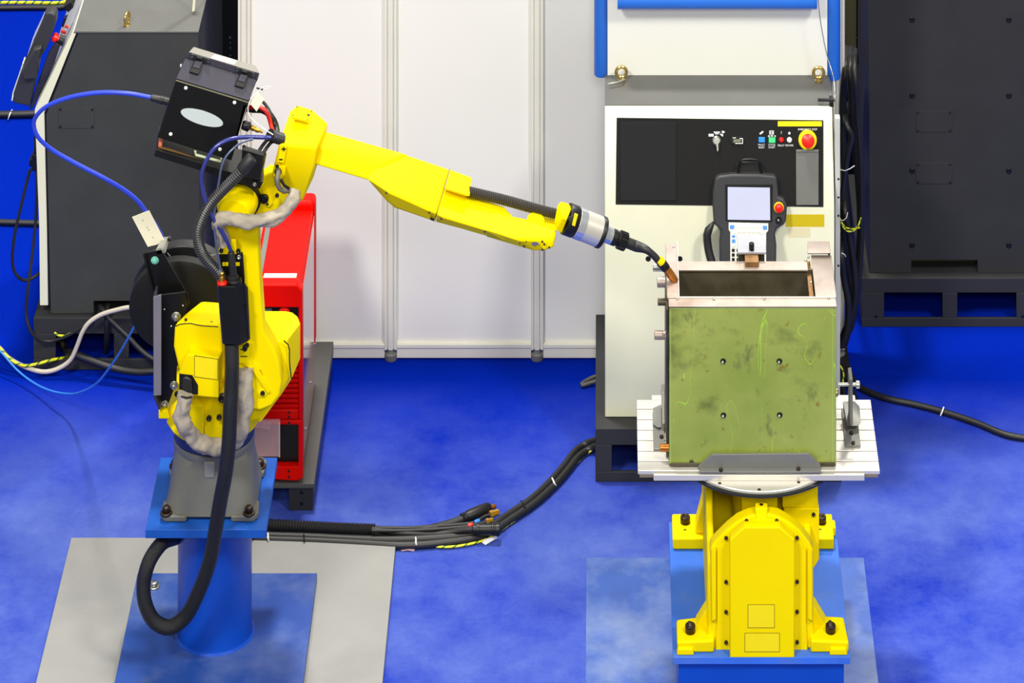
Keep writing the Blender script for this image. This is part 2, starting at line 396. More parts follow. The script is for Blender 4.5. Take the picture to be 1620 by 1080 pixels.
# right cabinet, seen from the front, partly behind the workpiece
DR = 8.947
RC = thing('control_cabinet', 'pale-fronted control cabinet with black switch panel, behind the green workpiece', 'cabinet', G(1140, 762))
x0, x1 = W(957, 0, DR).x, W(1320, 0, DR).x
Zb, Zt, Yt = .67, .884, CY+9.03
Yf = CY+DR
def prof(bm, a, b, P):          # extrude a (y, z) profile from x=a to x=b
    prism(bm, [Vector((a, y, z)) for y, z in P], Vector((b-a, 0, 0)))
bm = bmesh.new(); prof(bm, x0+.002, x1+.003, [(Yf+.012, .135), (Yf+.45, .135), (Yf+.45, Zt-.004), (Yt+.014, Zt-.004), (Yf+.012, Zb)]); obj('cabinet_body', bm, CABG, RC)
bm = bmesh.new(); prof(bm, x0, x1, [(Yf, .136), (Yf+.012, .136), (Yf+.012, Zb), (Yt+.012, Zt), (Yt+.004, Zt), (Yt-.001, Zt-.006), (Yf, Zb)]); obj('front_panel', bm, PALE, RC, .0015)
boxo('top_cover', (x0, x1+.003, Yt+.0125, Yf+.452, Zt-.003, Zt+.001), CABT, RC)
bm = bmesh.new(); slab(bm, [(1294, 158.5), (1320, 158.5), (1320, 160.5), (1294, 160.5)], 9.04, 9.05); bx(bm, x1-.006, x1+.004, CY+9.035, CY+9.07, Zt, Zt+.012); obj('corner_bracket', bm, BLK, RC)
tr_ = boxo('side_trim', (x1+.004, x1+.0165, Yf+.03, Yf+.05, .136, Zt), mat('trim_grey', (196, 198, 188), .4), RC, .001)
for y_ in (283, 312, 341, 420): fastener('trim_screw', 'dome', W(1326.5, y_, DR+.03), F, .0028, .002, BLK, tr_)
pallet_base(942, 1332, 678, 762, 8.898, .52, [(968, 704, 1120, 746), (1160, 704, 1305, 746)], RC, .135)
TL = Plane((0, Yf, Zb), (1, 0, 0), (0, Yt-Yf, Zt-Zb)); FP = vplane(DR)
SP = plateo('switch_panel', TL, [[(975.5, 186), (1302.5, 190), (1302.5, 327), (974, 323)]], 0, .003, PANELB, RC, .0006)
plateo('panel_door', TL, [rect(981, 193, 1070, 317)], .003, .0055, PANELB2, SP, .0008)
plateo('yellow_sticker', TL, [rect(1230.5, 191.5, 1300, 199.5)], .003, .0036, YELL, SP)
fl = plateo('hinged_flap', TL, [rect(1259, 236, 1295, 324)], .003, .009, FLAP, SP, .0015)
plateo('flap_lip', TL, [rect(1259.5, 236, 1295, 240)], .009, .0115, FLAP, fl, .001)
es = latheo('emergency_stop', [(.0235, 0), (.0235, .004), (.021, .006), (.008, .0065), (.008, .016), (.0155, .018), (.016, .026), (.012, .029)], TL.at(1277.5, 221, .003), TL.n, [YELL], SP, 28)
latheo('button_cap', [(.0155, .0175), (.0165, .02), (.0165, .028), (.012, .0305), (.004, .031)], TL.at(1277.5, 221, .003), TL.n, REDB, es, 28)
plateo('reset_button', TL, [rect(1200, 216.5, 1210, 225)], .003, .008, BLUEB, SP, .001)
plateo('start_button', TL, [rect(1216, 217, 1226.5, 225.5)], .003, .008, GREENB, SP, .001)
latheo('fault_lamp', [(.0065, 0), (.0065, .003), (.004, .006)], TL.at(1236, 221, .003), TL.n, mat('dark_red_lamp', (190, 10, 12), .3), SP, 16)
latheo('power_lamp', [(.0065, 0), (.0065, .003), (.004, .006)], TL.at(1248.7, 221, .003), TL.n, LAMPW, SP, 16)
ks = latheo('key_switch', [(.011, 0), (.011, .004), (.008, .007), (.006, .007)], TL.at(1133.5, 222, .003), TL.n, ZINC, SP, 20)
plateo('key', TL, [[(1131.5, 220), (1135.5, 220), (1136.5, 237), (1134.5, 239)]], .009, .012, ZINC, ks)
plateo('key_ring', TL, [[(1130, 230), (1138, 231), (1139, 228), (1136, 226), (1131, 226)]], .008, .009, BLK, ks)
hm = plateo('hour_meter', TL, [[(1154, 221), (1157, 215), (1174, 215), (1178, 221), (1175, 228), (1157, 228)]], .003, .006, PANELB2, SP, .0008)
plateo('meter_window', TL, [rect(1160, 219.5, 1172, 225)], .006, .0066, mat('lcd', (108, 110, 92), .3), hm)
bm = bmesh.new()
for r_ in [rect(1159, 217, 1164, 218), rect(1163, 226, 1174, 227), rect(1174, 218, 1175, 227), rect(1170, 218, 1175, 219)]: TL.plate(bm, r_, .006, .0067)
obj('meter_marks', bm, WHT, hm)
bm = bmesh.new()
for r_ in [rect(1121, 211.5, 1129, 215.5), rect(1129, 208, 1139, 209.6), [(1138, 211), (1144, 212.5), (1143.5, 216), (1141, 214)], rect(1131, 210.5, 1137, 212), [(1141, 207), (1144, 206.6), (1147, 208.5), (1144, 210.6), (1141, 210), (1143.6, 208.8)]]: TL.plate(bm, r_, .003, .0036)
obj('switch_marks', bm, WHT, SP)
bm = bmesh.new()
TL.plate(bm, [(1201, 211), (1206.5, 206.7), (1208, 208.5), (1203, 212.5)], .003, .0036)
for r_ in [rect(1217, 207, 1218, 212), rect(1223, 207, 1224, 212), rect(1217, 206.4, 1224, 207.2), rect(1217, 211.6, 1224, 212.4), rect(1218.8, 208, 1219.8, 211), rect(1221.3, 208, 1222.3, 211), rect(1215, 214, 1217.5, 216), rect(1219, 214, 1223, 215.5), rect(1225, 214, 1227, 216)]: TL.plate(bm, r_, .003, .0036)
lathe(bm, [(.003, .0), (.003, .0006)], TL.at(1248.7, 210.4, .003), TL.n, 10); obj('symbol_marks', bm, WHT, SP)
PT = Plane(TL.p0+TL.n*.0025, TL.u, TL.v)
for s, x, y, sz in (('EMERGENCY STOP', 1277.5, 204.7, .0062), ('FAULT\nRESET', 1204.8, 231, .0062), ('CYCLE\nSTART', 1221, 231, .0062), ('FAULT', 1235.7, 230, .0062), ('POWER', 1248.8, 230, .0062), ('?', 1236, 210, .009)):
    text('lettering', s, PT, x, y, sz, WHT, SP, .95)
plateo('yellow_label', FP, [rect(1243, 339, 1304, 358.5)], 0, .0006, mat('mustard_label', (214, 190, 0), .5, var=.02), RC)
plateo('cream_label', FP, [rect(1247, 360, 1282, 375)], 0, .0006, mat('cream_label', (232, 222, 176), .5, var=.02), RC)
for x, y in ((1025.5, 409), (1075.5, 409)): fastener('hole_plug', 'plug', FP.at(x, y), F, .0068, .002, BLK, RC)
eyebolt(G(983, 128, Zt), RC, 0.05); eyebolt(G(1295, 129, Zt), RC, -.05)
tag(tubeo('hex_key', [G(962.5, 133, Zt+.012), G(984, 128.5, Zt+.012), G(986, 125, Zt+.012)], .0032, ZINC), 'bright steel rod lying through the left eyebolt on the cabinet top', 'rod')
# white panel with blue tubes standing on the cabinet
BD = thing('panel_frame', 'white panel with bright blue tubular edges standing on the pale-fronted cabinet', 'panel', W(1135, 122, 9.2))
slabs('white_panel', [rect(961, -240, 1309, 121.5)], 9.2, 9.3, WHITE, BD, .001)
for a, yb in ((951, 119), (1318.5, 124)):
    p = W(a, yb, 9.215); p.z = max(p.z, Zt+.002) if 0 else p.z
    latheo('blue_tube', [(.0005, 0), (.0165, .001), (.0185, .004), (.0185, .62)], p, U, BLUET, BD, 24)
c = W(977, 0, 9.165); d = W(1292, 0, 9.165)
latheo('blue_rail', [(.0255, 0), (.0265, .002), (.0265, d.x-c.x-.002), (.0255, d.x-c.x)], W(977, -3, 9.168), (1, 0, 0), BLUET, BD, 28)
bm = bmesh.new(); slab(bm, [(977, -34), (1292, -34), (1292, -4), (977, -4)], 9.143, 9.2); obj('blue_rail_back', bm, BLUET, BD, .004)
cable('lanyard_wire', [W(1293, -10, 9.13), W(1299, 40, 9.13), W(1309, 90, 9.13), W(1319, 124, 9.1), W(1321, 150, 9.06), G(1321, 162, Zt+.002)], .0012, ZINC, 'thin steel lanyard wire hanging beside the right blue tube', 'wire', seg=6)

# right-hand teach pendant
PN = thing('teach_pendant', 'grey teach pendant with lit screen and white keypad, hanging on the pale cabinet', 'pendant', W(1185, 430, 8.9))
PP = Plane((0, CY+8.905, .60), (1, 0, 0), (0, .07, .215))
out = [(1131, 281), (1136, 276.5), (1158, 274), (1200, 274), (1224, 276), (1228.5, 279), (1230, 290), (1231, 309), (1240, 313), (1245, 323), (1243.5, 347), (1240, 354.5), (1228.5, 360), (1226, 369), (1228, 386), (1227.5, 432), (1139, 432), (1138, 382), (1140, 363), (1129, 352), (1127, 323), (1127.5, 303)]
plateo('pendant_body', PP, [out], -.022, .012, DGREY, PN, .006, seg=3)
plateo('screen_bezel', PP, [[(1147, 290), (1222, 290), (1221, 349), (1148, 348)]], .012, .0145, PANELB2, PN, .001)
plateo('screen', PP, [[(1151, 294), (1217.5, 295), (1218, 346.5), (1151, 345.5)]], .0145, .0152, SCRN, PN)
kp = plateo('keypad', PP, [[(1152.5, 350), (1215, 351.5), (1215, 363), (1211.7, 367), (1211.7, 428), (1155, 428), (1155, 365), (1152.5, 362)]], .012, .0138, KEYW, PN, .0005)
def key(px0, py0, px1, py1, m): plateo('key', PP, [rect(px0, py0, px1, py1)], .0138, .016, m, kp, .0004)
key(1154.5, 354, 1161, 360, KEYB); key(1206.5, 355, 1213, 361, KEYB)
for i in range(5): key(1164.5+i*8.4, 353.8, 1169.8+i*8.4, 358.8, KEYW)
for i in range(5): key(1166+i*7.6, 360, 1172+i*7.6, 366, KEYW)
key(1159.6, 363, 1164.2, 367.5, KEYW); key(1202.7, 363.5, 1207.5, 368.5, KEYW)
key(1157.5, 370, 1162.5, 373.5, KEYB); key(1157.5, 376.5, 1162.8, 382, KEYB); key(1157.5, 384, 1162.8, 388.5, KEYW)
for i in range(5):
    for j in range(2): key(1157.5+7.5*j, 391.5+i*7.3, 1161.8+7.5*j, 396.3+i*7.3, PANELB)
eb = latheo('emergency_stop', [(.0125, 0), (.0125, .004), (.008, .005)], PP.at(1231.7, 326.5, .012), PP.n, YELL, PN, 22)
latheo('button_cap', [(.008, .004), (.0108, .007), (.0108, .012), (.006, .016), (.002, .0165)], PP.at(1231.7, 326.5, .012), PP.n, REDB, eb, 22)
sw = latheo('enable_switch', [(.0085, 0), (.0085, .004), (.006, .007)], PP.at(1231.7, 346.8, .012), PP.n, BLK, PN, 18)
plateo('switch_pointer', PP, [[(1229.5, 344), (1232, 345.5), (1230.8, 347.5)]], .019, .0205, WHT, sw)
tubeo('carry_handle', [PP.at(1168, 277, -.004), PP.at(1169, 262, .0), PP.at(1172, 254.5, .004), PP.at(1178, 252, .006), PP.at(1194, 252, .006), PP.at(1200, 254.5, .004), PP.at(1203, 263, 0), PP.at(1205, 277, -.004)], .0036, BLK, PN, seg=8, step=.004)
plateo('hook_plate', PP, [[(1160, 276), (1165, 261), (1175, 257), (1197, 257), (1206, 262), (1213, 276)]], -.02, -.012, BLK, PN, .002)
tubeo('hand_strap', [PP.at(1130, 350, .004), PP.at(1124, 358, .006), PP.at(1119, 368, .004), PP.at(1120, 390, 0), PP.at(1124, 408, 0), PP.at(1131, 428, 0)], .0105, RUB, PN, seg=10, taper=lambda t: min(1, .25+4*t) if t < .2 else 1)

# right charcoal cabinet (its plain back towards us)
DX = 9.624
XC = thing('control_cabinet', 'charcoal cabinet at the far right with plain back and two fork pockets', 'cabinet', G(1500, 517))
slabs('cabinet_body', [[(1375, -15), (1745, -15), (1745, 432), (1546.5, 432), (1546.5, 411.5), (1442, 411.5), (1442, 432), (1375, 432)]], DX, DX+.44, CABD, XC, .0015)
slabs('inner_box', [rect(1440, 405, 1550, 432)], DX+.06, DX+.3, OLIVE, XC)
pallet_base(1363, 1760, 440, 517, 9.598, .55, [(1398.7, 463, 1491, 503), (1514.5, 463, 1608, 503)], XC, .133)
for y in (31, 151, 270, 387.5):
    for x in (1443, 1596): fastener('hole_plug', 'plug', W(x, y, DX), F, .0078, .003, BLK, XC)
access_plate(1449, 175, 1506, 209, DX, XC, CABD); access_plate(1449, 257, 1506, 291, DX, XC, CABD)
for x, y in ((1386, 500), (1618, 500)): fastener('base_plug', 'plug', W(x, y, 9.598), F, .004, .002, BLK, XC)
# dark cabinets behind the partition
BC = thing('equipment_cabinet', 'black cabinet behind the left end of the white partition, only a strip visible', 'cabinet', W(430, 420, 10.05))
BC.location.z = 0; ORG[BC] = Vector(BC.location)
X0, X1 = W(344, 0, 10.02).x, W(520, 0, 10.02).x
boxo('cabinet_body', (X0, X1, CY+10.02, CY+10.4, .03, 1.5), BLKM, BC, .002)
boxo('cabinet_plinth', (X0+.01, X1-.01, CY+10.03, CY+10.39, 0, .03), BLK, BC)
for y in (60, 68, 76, 88): fastener('rivet', 'dome', W(364, y, 10.02), F, .004, .003, BLKS, BC)
BC2 = thing('equipment_cabinet', 'black cabinet with an olive upper panel, in the gap beside the charcoal cabinet', 'cabinet', W(1300, 420, 10.15)); BC2.location.z = 0; ORG[BC2] = Vector(BC2.location)
X0, X1 = W(1240, 0, 10.2).x, W(1420, 0, 10.2).x
boxo('cabinet_body', (X0, X1, CY+10.2, CY+10.5, .03, 1.5), BLKM, BC2, .002)
boxo('cabinet_plinth', (X0+.01, X1-.01, CY+10.21, CY+10.49, 0, .03), BLK, BC2)
op = slabs('olive_panel', [rect(1333, -60, 1355, 112)], 10.18, 10.2, OLIVE, BC2, .001)
for y in (54, 61): fastener('rivet', 'dome', W(1335+20*(y > 60), y, 10.18), F, .003, .003, BLK, op)

# ------------------------------------------------------------------ red welding power source on its trolley
TR = thing('trolley', 'dark steel trolley platform under the red welding power source', 'trolley', G(455, 810))
zd = .071; xr = G(497, 765, zd).x; xl = xr-.30; yf = CY+DZ(765, zd); yb = CY+DZ(540, zd)
bm = bmesh.new(); bx(bm, xl, xr, yf, yb, zd-.005, zd); bx(bm, xl, xr, yf, yf+.004, zd-.012, zd-.005); bx(bm, xr-.004, xr, yf+.004, yb, zd-.03, zd-.005); obj('deck', bm, DECK, TR, .001)
for y in (yf+.006, yb-.1):
    for x in (xr-.064, xl+.004):
        lg = boxo('leg', (x, x+.06, y, y+.05, 0, zd-.005), BASEG, TR, .001)
        for z in (.018, .046): fastener('hole_plug', 'plug', (x+.032, y, z), F, .0045, .001, BLK, lg)
RP = thing('welding_power_source', 'tall narrow red welding power source behind the robot', 'welding machine', G(440, 758, zd))
fx0, fx1 = W(398, 0, 8.79).x, W(478, 0, 8.79).x
y0 = CY+8.79; y1 = CY+9.21
zt = .556
def rp(name, x0_, x1_, ya, yb_, za, zb, m, bev=.004, parent=RP, seg=3): return boxo(name, (x0_, x1_, ya, yb_, za, zb), m, parent, bev, seg=seg)
rp('upper_housing', fx0, fx1-.004, y0+.012, y1-.05, .255, zt-.004, RED, .003)
rp('lower_housing', fx0, fx1-.004, y0+.012, y1-.02, zd+.002, .248, RED, .003)
rp('side_cover', fx1-.004, fx1, y0+.03, y1-.035, .09, zt-.02, REDS, .001)
rp('rear_bezel', fx0-.002, fx1+.002, y1-.05, y1+.002, .19, zt+.018, RED, .012)
fb = slabs('front_bezel', [[(398, 459), (404, 450), (470, 450), (478, 460), (479, 664), (472, 664), (472, 487), (398, 487)], [(398, 648), (472, 648), (472, 664), (398, 664)]], 8.775, 8.81, RED, RP, .004)
lb = slabs('lower_bezel', [[(398, 665), (479, 665), (479, 757), (470, 761), (398, 757), (398, 738), (472, 738), (472, 672), (398, 672)]], 8.775, 8.81, RED, RP, .003)
slabs('display', [rect(398, 486, 472, 520)], 8.792, 8.803, PANELB, RP)
latheo('adjust_knob', [(.014, 0), (.014, .008), (.011, .012)], W(450, 492, 8.792), F, REDB, RP, 20)
slabs('display_window', [rect(402, 488, 430, 500)], 8.789, 8.792, FLAP, RP)
slabs('lower_opening', [rect(398, 671, 473, 739)], 8.795, 8.803, BLK, RP)
for i in range(11):
    slabs('grille_slat', [rect(398, 560+i*8, 472, 565+i*8)], 8.78, 8.795, RED, RP, .001)
slabs('grille_back', [rect(398, 520, 472, 648)], 8.795, 8.803, mat('dark_red', (130, 10, 6), .5), RP)
for y in (652, 659.5, 668.5, 745, 754): fastener('screw', 'dome', W(457, y, 8.775), F, .0032, .002, BLK, RP)
# white label and silver trim on the sloping top
TOP = Plane((0, y0, zt-.004), (1, 0, 0), (0, 1, 0))
plateo('white_label', TOP, [[(414, 447), (467, 447), (470, 433), (418.5, 433)]], 0, .0012, WHT, RP)
xg = fx0+.004
boxo('silver_trim', (xg+.004, xg+.017, y0+.04, y1-.06, zt-.004, zt), BRK, RP, .001)
for p_ in (.1, .25, .38): fastener('side_screw', 'dome', (fx1, y0+p_, .12+p_*.2), (1, 0, 0), .004, .003, ZINC, RP)
sv = thing('document_sleeve', 'clear pinkish plastic document sleeve hanging in front of the red machine', 'sleeve', W(422, 722, 8.75))
slabs('plastic_pocket', [rect(396, 664, 443, 722)], 8.752, 8.756, CLEAR, sv)
slabs('folded_flap', [[(398, 664), (430, 667), (427, 680), (398, 674)]], 8.749, 8.7515, CLEAR, sv)
slabs('paper_sheet', [rect(441, 668, 443, 723)], 8.757, 8.7585, WHT, sv)
for t_, x_, y_ in (('NO', 425, 706), ):
    pass

# ------------------------------------------------------------------ robot plinth and plates on the floor
GP = boxo('steel_floor_plate', (W(113, 0, 8.654).x, W(627, 0, 8.654).x, CY+7.86, CY+8.652, 0, .012), GPLATE, None, .001)
tag(GP, 'large light grey steel plate flat on the carpet under the blue column', 'floor plate')
PD = thing('robot_plinth', 'blue steel column plinth with square plates carrying the yellow robot', 'plinth', (W(340, 0, 8.27).x, CY+8.27, .012))
cx, cy = W(340, 0, 8.27).x, CY+8.27
boxo('base_plate', (W(218, 0, 8.49).x, W(502, 0, 8.49).x, CY+8.04, CY+8.485, .012, .03), BPLATE, PD, .001)
latheo('column', [(.094, .03), (.089, .034), (.0868, .042), (.0868, .328), (.09, .334)], (cx, cy, 0), U, BLUEP, PD, 64)
boxo('top_plate', (W(230, 0, 8.13).x, W(421, 0, 8.13).x, CY+8.13, CY+8.41, .335, .355), mat('blue_top_plate', (26, 80, 168), .4, var=.08, vs=14, spec=.2), PD, .001)
fastener('anchor_bolt', 'hex', G(244, 928, .03), U, .009, .012, ZINC, PD)

# ------------------------------------------------------------------ welding robot
RB = thing('welding_robot', 'yellow six-axis welding robot arm on the blue column', 'robot', (-.92, CY+8.273, .355))
def loft(bm, rings):
    R = [[bm.verts.new(p) for p in r] for r in rings]; n = len(R[0])
    for a, b in zip(R, R[1:]):
        for i in range(n): bm.faces.new((a[i], a[(i+1) % n], b[(i+1) % n], b[i]))
    bm.faces.new(R[0][::-1]); bm.faces.new(R[-1])
def sq(cx, cy, hx, hy, z, e, n=48):
    out = []
    for i in range(n):
        t = 2*math.pi*i/n+math.pi/4; c, s = math.cos(t), math.sin(t)
        out.append(Vector((cx+hx*math.copysign(abs(c)**e, c), cy+hy*math.copysign(abs(s)**e, s), z)))
    return out
rcx, rcy = -.92, CY+8.273
bm = bmesh.new()
loft(bm, [sq(rcx, rcy, .108, .112, .366, .35), sq(rcx, rcy, .103, .108, .385, .4), sq(rcx, rcy, .0985, .104, .42, .6), sq(rcx, rcy, .094, .1, .46, .85), sq(rcx, rcy, .092, .096, .478, 1.), sq(rcx, rcy, .096, .099, .484, 1.), sq(rcx, rcy, .096, .099, .496, 1.)])
BS = obj('robot_base', bm, GREYC, RB, ang=50)
bm = bmesh.new()
for sx in (-1, 1):
    for sy in (-1, 1):
        x_, y_ = rcx+sx*.092, rcy+sy*.094
        prism(bm, [Vector((x_-sx*.05, y_-sy*.05, .356)), Vector((x_+sx*.02, y_-sy*.04, .356)), Vector((x_+sx*.0225, y_+sy*.008, .356)), Vector((x_+sx*.012, y_+sy*.022, .356)), Vector((x_-sx*.04, y_+sy*.022, .356))][::sx*sy], U*.014)
bx(bm, rcx-.09, rcx+.09, rcy-.1, rcy+.1, .3555, .3665)
obj('base_foot', bm, GREYC, BS, .003)
for x_, y_ in ((263, 812), (394, 812)): fastener('base_bolt', 'hex', G(x_, y_, .37), U, .0095, .017, OXID, RB, .3)
for x_, y_ in ((411.5, 738), (277, 738)): fastener('base_bolt', 'hex', G(x_, y_, .37), U, .0095, .017, OXID, RB, .3)
boxo('base_notch', (rcx-.012, rcx+.012, rcy-.103, rcy-.09, .45, .488), mat('grey_casting_light', (128, 128, 124), .5), RB, .003)
latheo('bearing_ring', [(.092, .494), (.095, .497), (.095, .524), (.09, .527)], (rcx, rcy, 0), U, NAVY, RB, 48)
SV = latheo('swivel_body', [(.094, .522), (.104, .528), (.108, .545), (.107, .57), (.1, .61), (.093, .64), (.08, .646)], (rcx, rcy, 0), U, YEL, RB, 56)
hull('bracket_tab', [(251, 649, 8.15), (266, 649, 8.15), (251, 662, 8.15), (270, 662, 8.15), (251, 640, 8.19), (266, 640, 8.19), (268, 662, 8.19), (251, 655, 8.19)], YEL, RB, .002)
hull('swivel_skirt', [(270, 640, 8.2), (300, 612, 8.2), (285, 690, 8.17), (262, 668, 8.2), (275, 686, 8.165), (325, 640, 8.16), (325, 690, 8.16), (300, 640, 8.155)], YEL, RB, .004)
for x_, y_ in ((331, 660.5), (347, 659)): fastener('swivel_bolt', 'socket', W(x_, y_, 8.163), Vector((-.05, -1, .12)), .0062, .006, OXID, RB)
# shoulder housing behind the arm
hull('shoulder_housing', [(400, 492, 8.285), (452, 492, 8.285), (462, 494, 8.28), (471, 501, 8.27), (475, 511, 8.255), (475, 567, 8.245), (462, 598, 8.2), (446, 623, 8.185), (413, 667, 8.18), (392, 668, 8.18), (392, 535, 8.18), (440, 535, 8.185), (455, 538, 8.185), (400, 492, 8.33), (462, 500, 8.33), (470, 560, 8.33), (420, 640, 8.33)], YEL, RB, .008, 4)
hull('shoulder_cover', [(395, 536, 8.16), (444, 539, 8.163), (454, 546, 8.165), (456, 556, 8.165), (458, 597, 8.165), (444, 622, 8.163), (411, 664, 8.16), (392, 666, 8.16), (392, 536, 8.195), (444, 536, 8.195), (458, 548, 8.195), (460, 597, 8.195), (412, 662, 8.195)], YEL, RB, .004, 3)
tubeo('cover_seam', [W(449, 538.5, 8.158), W(457, 547, 8.157), W(458, 571, 8.157), W(461, 599, 8.16)], .0014, BLK, RB, seg=6)
# left motor and connector box
hull('axis_motor', [(277, 513, 8.12), (306, 510.5, 8.12), (352, 515, 8.12), (352, 600, 8.12), (284, 586, 8.12), (275, 547, 8.12), (318, 478, 8.22), (326, 477, 8.22), (365, 480, 8.22), (290, 500, 8.2), (276, 545, 8.17), (284, 584, 8.2), (365, 590, 8.25), (330, 482, 8.26)], YEL, RB, .005, 3)
tubeo('motor_seam', [W(277, 516, 8.1185), W(283, 513, 8.1185), W(306, 511.5, 8.1185), W(312, 514, 8.1185), W(345, 516.5, 8.1185)], .0009, BLK, RB, seg=6)
for x_, y_ in ((294, 505.5), (334.5, 510.5)): fastener('cover_screw', 'dome', W(x_, y_, 8.132), Vector((0, -.6, .8)), .0035, .003, OXID, RB)
hull('connector_box', [(296, 560, 8.085), (346, 566, 8.085), (346, 629, 8.085), (313, 626, 8.085), (284, 622, 8.1), (283, 588, 8.085), (306, 539, 8.15), (357, 545, 8.15), (354, 560, 8.15), (350, 612, 8.15), (284, 590, 8.15), (300, 610, 8.15)], YEL, RB, .0025)
slabs('label_plate', [[(307.5, 562.5), (345, 568), (345, 601), (307.5, 596)]], 8.0836, 8.0856, mat('label_border', (60, 52, 0), .6), RB)
slabs('label_face', [[(308.2, 563.3), (344.3, 568.6), (344.3, 600.2), (308.2, 595.3)]], 8.0832, 8.0836, YELL, RB)
slabs('connector_recess', [[(283.5, 591.5), (304, 594), (313, 609.5), (313, 624), (283.5, 620.5)]], 8.0825, 8.086, BLK, RB)
hull('connector_plug', [(288, 596, 8.08), (304, 600, 8.075), (306, 621, 8.075), (287, 621, 8.08), (296, 592, 8.085), (300, 622, 8.085)], RUB, RB, .003)
fastener('boss', 'socket', W(352, 627, 8.13), F, .009, .012, BLK, RB)
# upper arm
AR = slabs('upper_arm', [[(409, 352), (409, 400), (412, 455), (417, 524), (433, 551), (441, 571), (446, 604), (443, 625), (431, 642), (412, 650), (395, 648), (381, 636), (375, 615), (372, 590), (364, 520), (352, 450), (349, 380), (350, 352)]], 8.115, 8.17, YEL, RB, .006, seg=3)
latheo('arm_disc', [(.0115, 0), (.0115, .0015), (.009, .0025)], W(415.6, 621, 8.115), F, YEL, AR, 28, .95)
fastener('arm_bolt', 'socket', W(415.6, 621, 8.1125), F, .0052, .005, BLK, AR)
slabs('arm_rib', [[(378, 548), (396, 560), (428, 620), (424, 624), (398, 586), (378, 572)]], 8.11, 8.116, YEL, AR, .002)
slabs('arm_recess_shade', [[(396, 580), (413, 585), (416, 594), (398, 590)]], 8.1135, 8.1155, mat('yellow_shade', (190, 150, 0), .5), AR)  # raised plate; the recess shade is put into its darker yellow
slabs('arm_mark', [rect(380, 552, 390, 553.6), rect(380, 563, 391, 564.4)], 8.108, 8.1085, BLK, AR)
slabs('name_plate', [[(378, 540), (400, 542), (401, 577), (378, 574)]], 8.1095, 8.1145, YEL, AR, .001)
bm = bmesh.new(); 
for x_, y_ in ((388, 548), ): lathe(bm, [(.006, 0), (.006, .01), (.0035, .012)], W(x_, y_, 8.11), F, 12)
obj('arm_stop', bm, BLK, AR)
# mounting plate behind hose fittings at arm top
MP = slabs('cable_bracket', [[(346, 400), (384, 400), (387, 440), (387, 456), (346, 456)]], 8.1, 8.106, BLKM, RB, .002)
slabs('bracket_slot', [rect(352, 415, 361, 421)], 8.0985, 8.1, YEL, MP, .001); slabs('bracket_slot', [rect(372, 415, 379, 421)], 8.0985, 8.1, YEL, MP, .001)
fastener('bracket_screw', 'socket', W(378, 405.5, 8.1), F, .005, .005, ZINC, MP)
hull('arm_yoke', [(346, 380, 8.09), (374, 378, 8.09), (374, 402, 8.09), (346, 402, 8.09), (348, 376, 8.11), (376, 378, 8.11), (346, 402, 8.11), (376, 402, 8.11)], YEL, RB, .002)
for x_ in (350, 377): fastener('yoke_bolt', 'socket', W(x_, 396, 8.088), F, .005, .004, BLK, RB)
# elbow motor
mz = W(369, 337, 8.085)
EM = latheo('elbow_motor', [(.034, 0), (.0365, .003), (.0455, .028), (.047, .04), (.047, .09)], mz, (.12, 1, .0), YEL, RB, 44, .82)
latheo('motor_ring', [(.048, .054), (.0515, .056), (.0515, .068), (.048, .07)], mz, (.12, 1, 0), BLK, RB, 44, .84)
# elbow casting and wrist-roll housing
hull('elbow_casting', [(405, 284, 8.15), (430, 272, 8.15), (443, 300, 8.145), (441, 331, 8.145), (433, 342, 8.15), (408, 340, 8.15), (400, 310, 8.15), (395, 292, 8.22), (430, 258, 8.22), (480, 300, 8.22), (474, 320, 8.22), (360, 310, 8.24), (380, 350, 8.24), (440, 335, 8.22)], YEL, RB, .006, 3)
latheo('elbow_pin', [(.0105, 0), (.0105, .012), (.008, .014), (.006, .010), (.003, .010)], W(419, 311.5, 8.148), (-.1, -1, .05), BLK, RB, 20)
hull('elbow_lug', [(414, 300, 8.143), (424, 298, 8.143), (432, 322, 8.14), (426, 329, 8.14), (418, 324, 8.14), (414, 300, 8.16), (432, 322, 8.16), (420, 329, 8.16)], YEL, RB, .003)
fastener('lug_hole', 'socket', W(423, 323, 8.14), F, .0032, .001, OXID, RB)
fastener('elbow_bolt', 'socket', W(438.5, 308, 8.143), F, .0044, .006, BLK, RB)
HS = hull('roll_housing', [(441, 228.5, 8.125), (501, 234, 8.125), (496.5, 266, 8.125), (455, 263, 8.125), (433, 262, 8.145), (430, 277, 8.15), (459, 176, 8.205), (469, 168, 8.225), (496, 175.5, 8.225), (518, 195, 8.215), (517, 205, 8.21), (496, 281, 8.15), (479, 317, 8.175), (472, 320, 8.18), (440, 290, 8.17), (470, 175, 8.29), (515, 200, 8.29), (480, 300, 8.29), (440, 260, 8.29)], YEL, RB, .004, 3)
RH = Plane(W(480, 182, 8.19), (W(496, 176, 8.225)-W(469, 168, 8.225)), (W(469, 168, 8.225)-W(459, 194, 8.177)))
plateo('housing_cap', RH, [[(469.5, 169.5), (495, 177.5), (489, 195), (461, 188)]], .0, .006, YEL, RB, .001)
for x_, y_ in ((469, 172), (492, 179), (462.5, 185.5), (485.5, 192.5)): fastener('cap_screw', 'dome', RH.at(x_, y_, .006), RH.n, .0018, .001, OXID, RB)
fastener('cap_plug', 'dome', RH.at(487, 185, .006), RH.n, .0032, .002, BLK, RB)
slabs('polarity_mark', [rect(448, 232.5, 449.6, 239.5), rect(445.3, 235.2, 452.3, 236.8)], 8.118, 8.1195, BLK, RB); slabs('polarity_mark', [rect(441.5, 251.7, 447, 253.4)], 8.118, 8.1195, BLK, RB)
